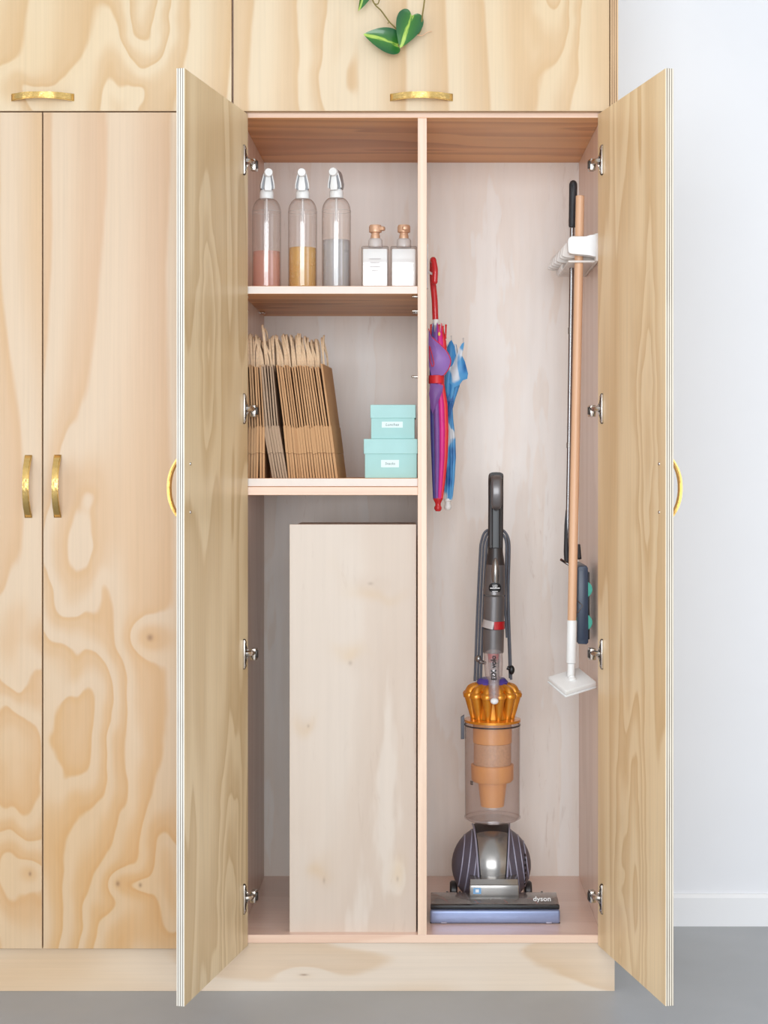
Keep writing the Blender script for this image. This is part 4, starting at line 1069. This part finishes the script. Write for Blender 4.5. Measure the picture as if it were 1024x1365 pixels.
# power cord wound round the wand
for j, (lx0, lx1, rx0, rx1, top, bl, br) in enumerate([(650, 641, 674.5, 676, 711, 905, 850), (646, 637, 678.5, 681.5, 709, 907, 906), (642, 633, 678.0, 680.0, 708, 908, 904)]):
    cy_ = wy + 0.014 + j * 0.006
    P = lambda a, c: (PX(a, cy_), cy_, PZ(c, cy_))
    b = new(); tube(b, bez([P(lx1, bl), P((lx0 + lx1) / 2 - 1, 815), P(lx0 - 2, 740), P(lx0, 721), P(lx0 + 6, top), P(661, top - 2), P(rx0 - 6, top), P(rx0, 721), P(rx0 + 0.5, 745), P((rx0 + rx1) / 2 - 2, 800), P(rx1, br)], 6), 0.0031, 8); obj('power_cord', b, M['v_cord'], vc)
b = new(); tube(b, [V(648, 884), V(641, 882), V(637, 877)], [0.004, 0.0055, 0.0062], 12); sphere(b, V(638, 878), 0.0085); obj('cord_hook', b, M['v_nick'], vc)
b = new(); tube(b, [V(676, 890), V(681, 892)], 0.0045, 10); sphere(b, V(682, 893), 0.0075, s=(1, 1, 1.5)); obj('cord_hook', b, M['v_black'], vc)
b = new(); tube(b, [V(660, 925), V(660, 868)], 0.011, 16); obj('rear_spine', b, M['v_dark'], vc, Matrix.Translation((0, 0.012, 0)))

# ------------------------------------------------------------------ wall rack for poles on the right side panel
rk = thing('mop_rack', 'white plastic pole rack with ribbed grips on the right cabinet side', 'rack', (XR, 0.19, H + 0.47))
zc = H + 0.5
b = new(); box(b, XR - 0.008, XR - 0.0003, 0.036, 0.335, zc - 0.030, zc + 0.030, 0.002); obj('back_plate', b, M['rack_plastic'], rk)
b = new()
x0 = PX(757, 0.04)
prism(b, [(XR - 0.0005, zc + 0.0335), (XR - 0.010, zc + 0.032), (XR - 0.020, zc + 0.0265), (XR - 0.030, zc + 0.0255), (x0 + 0.008, zc + 0.0265), (x0 + 0.002, zc + 0.0215), (x0, zc + 0.014), (x0 + 0.001, zc - 0.008), (x0 + 0.004, zc - 0.0125), (x0 + 0.010, zc - 0.0135), (XR - 0.024, zc - 0.0145), (XR - 0.014, zc - 0.019), (XR - 0.006, zc - 0.0215), (XR - 0.0005, zc - 0.022)], 'y', 0.038, 0.062, bev=0.002)
obj('end_cap', b, M['white_plastic'], rk)
b = new(); box(b, XR - 0.068, XR - 0.008, 0.062, 0.335, zc - 0.030, zc - 0.025, 0.0015); obj('bottom_plate', b, M['rack_plastic'], rk)
ribs = [0.098, 0.130, 0.190, 0.230, 0.265, 0.300, 0.330]
for i, yy in enumerate(ribs):
    f = i / (len(ribs) - 1); xn = 0.314 - 0.016 * f
    b = new()
    prism(b, [(XR - 0.008, zc + 0.028), (xn + 0.028, zc + 0.030), (xn + 0.012, zc + 0.022 - 0.006 * f), (xn + 0.003, zc + 0.010 - 0.010 * f), (xn, zc - 0.010), (xn + 0.006, zc - 0.014), (xn + 0.028, zc - 0.016), (XR - 0.008, zc - 0.026)], 'y', yy - 0.0038, yy + 0.0038, bev=0.0012)
    obj('rib', b, M['rack_plastic'], rk)
for yy in (0.21, 0.247, 0.282, 0.315):
    b = new(); tube(b, bez([(XR - 0.020, yy, zc - 0.012), (XR - 0.050, yy, zc - 0.010), (XR - 0.068, yy, zc - 0.018), (XR - 0.066, yy, zc - 0.027), (XR - 0.045, yy, zc - 0.026)], 4), 0.0045, 8); obj('grip', b, M['rack_plastic'], rk)

# ------------------------------------------------------------------ flat mop with a wooden pole
my = 0.078
mp = thing('flat_mop', 'flat mop with beech pole and square white head hanging in the rack', 'mop', (PX(765, my), my, PZ(932, my)))
top = Vector((PX(773.5, my), my, PZ(261, my))); bot = Vector((PX(762.5, my), my, PZ(832, my)))
ax = (top - bot); L = ax.length
q = Matrix.Translation(bot) @ ax.to_track_quat('Z', 'Y').to_matrix().to_4x4()
b = new(); lathe(b, [(0, 0), (0.0100, 0), (0.0102, L * .3), (0.0098, L - 0.001), (0.0088, L), (0, L)], 20); obj('pole', b, M['beech_pole'], mp, q)
b = new(); lathe(b, [(0, -0.088), (0.0108, -0.088), (0.0114, -0.086), (0.0114, 0.0065), (0.0106, 0.009), (0.0102, 0.009)], 24); obj('sleeve', b, M['white_plastic'], mp, q)
b = new(); lathe(b, [(0, -0.120), (0.0078, -0.120), (0.0084, -0.116), (0.0084, -0.089), (0, -0.089)], 20); obj('neck', b, M['white_plastic'], mp, q)
nk = q @ Vector((0, 0, -0.118))
hd = Matrix.Translation((PX(762.8, my - .004), my - 0.004, PZ(908, my))) @ Matrix.Rotation(R(24), 4, 'X') @ Matrix.Rotation(R(29), 4, 'Z')
b = new(); box(b, -0.0415, 0.0415, -0.036, 0.036, -0.006, 0.006, 0.002); hp = obj('head_plate', b, M['white_plastic'], mp, hd)
b = new(); box(b, -0.0425, 0.0425, -0.037, 0.037, -0.011, -0.0062, 0.002); obj('pad', b, M['soap'], hp, hd)
hc = hd @ Vector((0, 0, 0.006))
b = new(); tube(b, [nk, (nk + hc) / 2 + Vector((0, -0.003, 0)), hc], [0.006, 0.0085, 0.0075], 12); sphere(b, hc, 0.010, s=(1, 1, 0.6)); obj('swivel_joint', b, M['white_plastic'], mp)

# ------------------------------------------------------------------ carpet sweeper on a steel pole
cy = 0.160
sw = thing('carpet_sweeper', 'carpet sweeper with steel pole, black grip and teal wheels hanging behind the mop', 'carpet sweeper', (0.352, cy, PZ(860, cy)))
def pole(name, pts, r, mat, n=16, parent=None):
    b = new(); tube(b, pts, r, n); return obj(name, b, mat, parent or sw)
def Q(px, py, y=cy): return Vector((PX(px, y), y, PZ(py, y)))
b = new(); tube(b, [Q(763, 303), Q(763.2, 300), Q(763.8, 270), Q(764.3, 250), Q(764.3, 245), Q(764.3, 242), Q(764.3, 240.5)], [0.0078, 0.0088, 0.0092, 0.0096, 0.0092, 0.0070, 0.003], 18); g = obj('grip', b, M['black_rubber'], sw)
b = new(); sphere(b, Q(762.5, 252, cy) + Vector((0, -0.0094, 0)), 0.0022, s=(1, 0.5, 4)); obj('hang_slot', b, M['v_black'], g)
pole('pole_segment', [Q(763, 304), Q(761.2, 437)], 0.0056, M['steel'])
pole('pole_joint', [Q(761.2, 437), Q(761.1, 445)], 0.0066, M['v_nick'])
pole('pole_segment', [Q(761.1, 445), Q(759, 590)], 0.0054, M['steel'])
pole('pole_joint', [Q(759, 590), Q(758.9, 597)], 0.0064, M['v_nick'])
pole('pole_segment', [Q(758.9, 597), Q(756.5, 735)], 0.0052, M['steel'])
pole('pole_socket', [Q(756.2, 680), Q(755.5, 700), Q(755.3, 735), Q(756, 748)], [0.0035, 0.0052, 0.0066, 0.0066], M['black_rubber'])
bl = pole('bail', bez([Q(748, 746, cy - .05), Q(754, 750, cy - .04), Q(763, 756, cy - .045), Q(772, 770, cy - .06)], 5), 0.0032, M['steel'], 10)
pole('bail', bez([Q(756, 748), Q(762, 752, cy + .03), Q(770, 762, cy + .06)], 5), 0.0032, M['steel'], 10)
pole('bail_clamp', [Q(771.5, 726, cy - 0.01), Q(772, 745, cy - 0.02)], [0.004, 0.006], M['black_rubber'])
hy0, hy1 = 0.092, 0.262
xa, xb = PX(769.5, hy0), PX(784, hy0)
zt, zb_ = PZ(755, hy0), PZ(859, hy0)
b = new()
prism(b, [(xa, zt - 0.004), (xa + 0.004, zt), (xb - 0.003, zt + 0.001), (xb, zt - 0.004), (xb + 0.001, zb_ + 0.004), (xb - 0.003, zb_), (xa + 0.003, zb_ + 0.001), (xa, zb_ + 0.006)], 'y', hy0, hy1, bev=0.002)
hd_ = obj('sweeper_head', b, M['navy_plastic'], sw)
b = new(); box(b, xa + 0.003, xb - 0.005, hy0 - 0.0014, hy0 + 0.001, zb_ + 0.010, zt - 0.008, 0.0008); obj('end_plate', b, M['navy_plastic'], hd_)
b = new(); box(b, xb + 0.0012, xb + 0.0050, hy0 + 0.012, hy1 - 0.012, zb_ + 0.010, zt - 0.014, 0.001); obj('underside', b, M['v_black'], hd_)
for py_ in (786, 830):
    b = new(); lathe(b, [(0, 0), (0.010, 0), (0.0115, 0.0012), (0.017, 0.0012), (0.0195, 0.003), (0.0195, 0.010), (0.017, 0.012), (0, 0.012)], 28, M=Matrix.Translation((PX(783.2, hy0) - 0.0082 + 0.0008, hy0 + 0.0045, PZ(py_, hy0))) @ Matrix.Rotation(R(-90), 4, 'X'))
    wl = obj('wheel', b, M['teal_wheel'], sw)
b = new(); tube(b, [(xa + 0.0005, hy0 - 0.003, PZ(800, hy0)), (xa + 0.012, hy0 - 0.003, PZ(807.5, hy0)), (xa + 0.0005, hy0 - 0.003, PZ(817, hy0))], 0.0012, 8); obj('wire_clip', b, M['steel'], hd_)

# ------------------------------------------------------------------ trailing plant on top of the overhead cabinet
def leaf_material():
    t = NT('variegated_leaf')
    tc = t.node('ShaderNodeTexCoord').outputs['Generated']
    sep = t.node('ShaderNodeSeparateXYZ'); t.lk(tc, sep.inputs[0])
    u = t.math('ABSOLUTE', t.math('SUBTRACT', sep.outputs['X'], 0.5))
    nz = t.noise(t.mapping(tc, (14, 3, 1), (1, 2, 3)), 1.0, 3)
    m = t.math('ADD', u, t.math('MULTIPLY', t.math('SUBTRACT', nz, 0.5), 0.22))
    col = t.ramp(m, [(0.0, s2l((178, 204, 92))), (0.035, s2l((158, 192, 78))), (0.07, s2l((54, 116, 40))), (0.22, s2l((44, 106, 42))), (0.45, s2l((32, 92, 50)))])
    t.lk(col, t.b.inputs['Base Color']); t.set(Roughness=0.28, Coat_Weight=0.3)
    return t.m
M['leaf'] = leaf_material()
M['stem'] = plain('brown_green_stem', (128, 112, 52), 0.5, var=0.15)
M['terracotta'] = plain('white_glazed_pot', (232, 228, 222), 0.3, var=0.02)
py_ = -0.045
pt = thing('trailing_plant', 'trailing vine with variegated heart-shaped leaves over the overhead cabinet door', 'plant', (0.0, 0.13, H + 1.30))
b = new(); lathe(b, [(0, 0), (0.055, 0), (0.060, 0.004), (0.075, 0.11), (0.078, 0.125), (0.070, 0.125), (0.066, 0.105), (0, 0.100)], 32, (-0.02, 0.11, H + 1.3005)); obj('pot', b, M['terracotta'], pt)
def leaf(name, base, tip, width, fold, face=Vector((0, -1, 0)), droop=0.006):
    base, tip = Vector(base), Vector(tip)
    d_ = (tip - base); L = d_.length; d_.normalize()
    side = d_.cross(face).normalized(); nrm = side.cross(d_).normalized()
    OUT = bez([(0, 0, 0), (0.30, -0.105, 0), (0.66, -0.085, 0), (0.93, 0.06, 0), (1.0, 0.25, 0), (0.90, 0.45, 0), (0.66, 0.66, 0), (0.34, 0.85, 0), (0.10, 0.96, 0), (0, 1.0, 0)], 3)
    b = new(); mseg = 6; rows = []; n = len(OUT) - 1
    for i, p_ in enumerate(OUT):
        t = i / n; ym = max(0.0, min(1.0, (t - 0.10) / 0.90)) ** 1.1
        row = []
        for j in range(-mseg, mseg + 1):
            u = j / mseg; au = abs(u)
            yy = ym + (p_.y - ym) * au
            x_ = p_.x * width * u
            row.append(b.verts.new((x_, yy * L, fold * abs(x_) + droop * math.sin(math.pi * max(0, yy)) - 0.0022 * math.sin(math.pi * au) * p_.x)))
        rows.append(row)
    for A, B in zip(rows, rows[1:]):
        for j in range(2 * mseg):
            try: b.faces.new([A[j], A[j + 1], B[j + 1], B[j]])
            except ValueError: pass
    bmesh.ops.remove_doubles(b, verts=b.verts[:], dist=1e-5)
    mt = Matrix((side.to_4d(), d_.to_4d(), nrm.to_4d(), (0, 0, 0, 1))).transposed()
    mt = Matrix(((side.x, d_.x, nrm.x, base.x), (side.y, d_.y, nrm.y, base.y), (side.z, d_.z, nrm.z, base.z), (0, 0, 0, 1)))
    return obj(name, b, M['leaf'], pt, mt, smooth=80)
def T(px, py, y=py_): return Vector((PX(px, y), y, PZ(py, y)))
leaf('leaf', T(549, 21, -0.040), T(533.5, 64, -0.052), 0.030, 0.30, Vector((0.18, -1, 0.1)))
leaf('leaf', T(530, 60, -0.040), T(484.5, 45.5, -0.050), 0.029, 0.22, Vector((0.0, -1, 0.15)))
leaf('leaf', T(487, -32, -0.045), T(477.5, 15, -0.052), 0.020, 0.5, Vector((0.75, -0.7, 0.0)))
top_z = H + 1.30
b = new(); tube(b, bez([(-0.03, 0.10, top_z + 0.115), (-0.07, 0.04, top_z + 0.10), (-0.09, -0.035, top_z + 0.02), (-0.10, -0.045, top_z - 0.12), T(488, -60), T(495, -8), T(500, 6), T(508, 14), T(519, 29), T(526, 36), T(534, 46, -0.036), T(531, 60, -0.038)], 6), 0.0016, 8); obj('vine', b, M['stem'], pt)
b = new(); tube(b, bez([(0.0, 0.10, top_z + 0.115), (0.02, 0.04, top_z + 0.12), (0.03, -0.035, top_z + 0.02), (0.02, -0.042, top_z - 0.14), T(572, -60), T(566, 0), T(563.5, 18), T(561.5, 38), T(557, 45), T(552, 38, -0.038), T(549, 22, -0.040)], 6), 0.0017, 8); obj('vine', b, M['stem'], pt)
b = new(); tube(b, bez([T(499, 5), T(504, 5), T(506, -4), T(503, -14)], 5), 0.0013, 8); obj('leaf_stalk', b, M['stem'], pt)
b = new(); tube(b, bez([T(556, 46), T(562, 47.5, -0.035), T(570, 43, -0.030), T(576, 41.5, -0.026)], 5), [0.0012 - 0.00055 * i / 15 for i in range(16)], 7); obj('aerial_root', b, M['beech_pole'], pt)
b = new(); tube(b, [T(519, 29), T(517, 31.5)], 0.0010, 6); obj('aerial_root', b, M['stem'], pt)
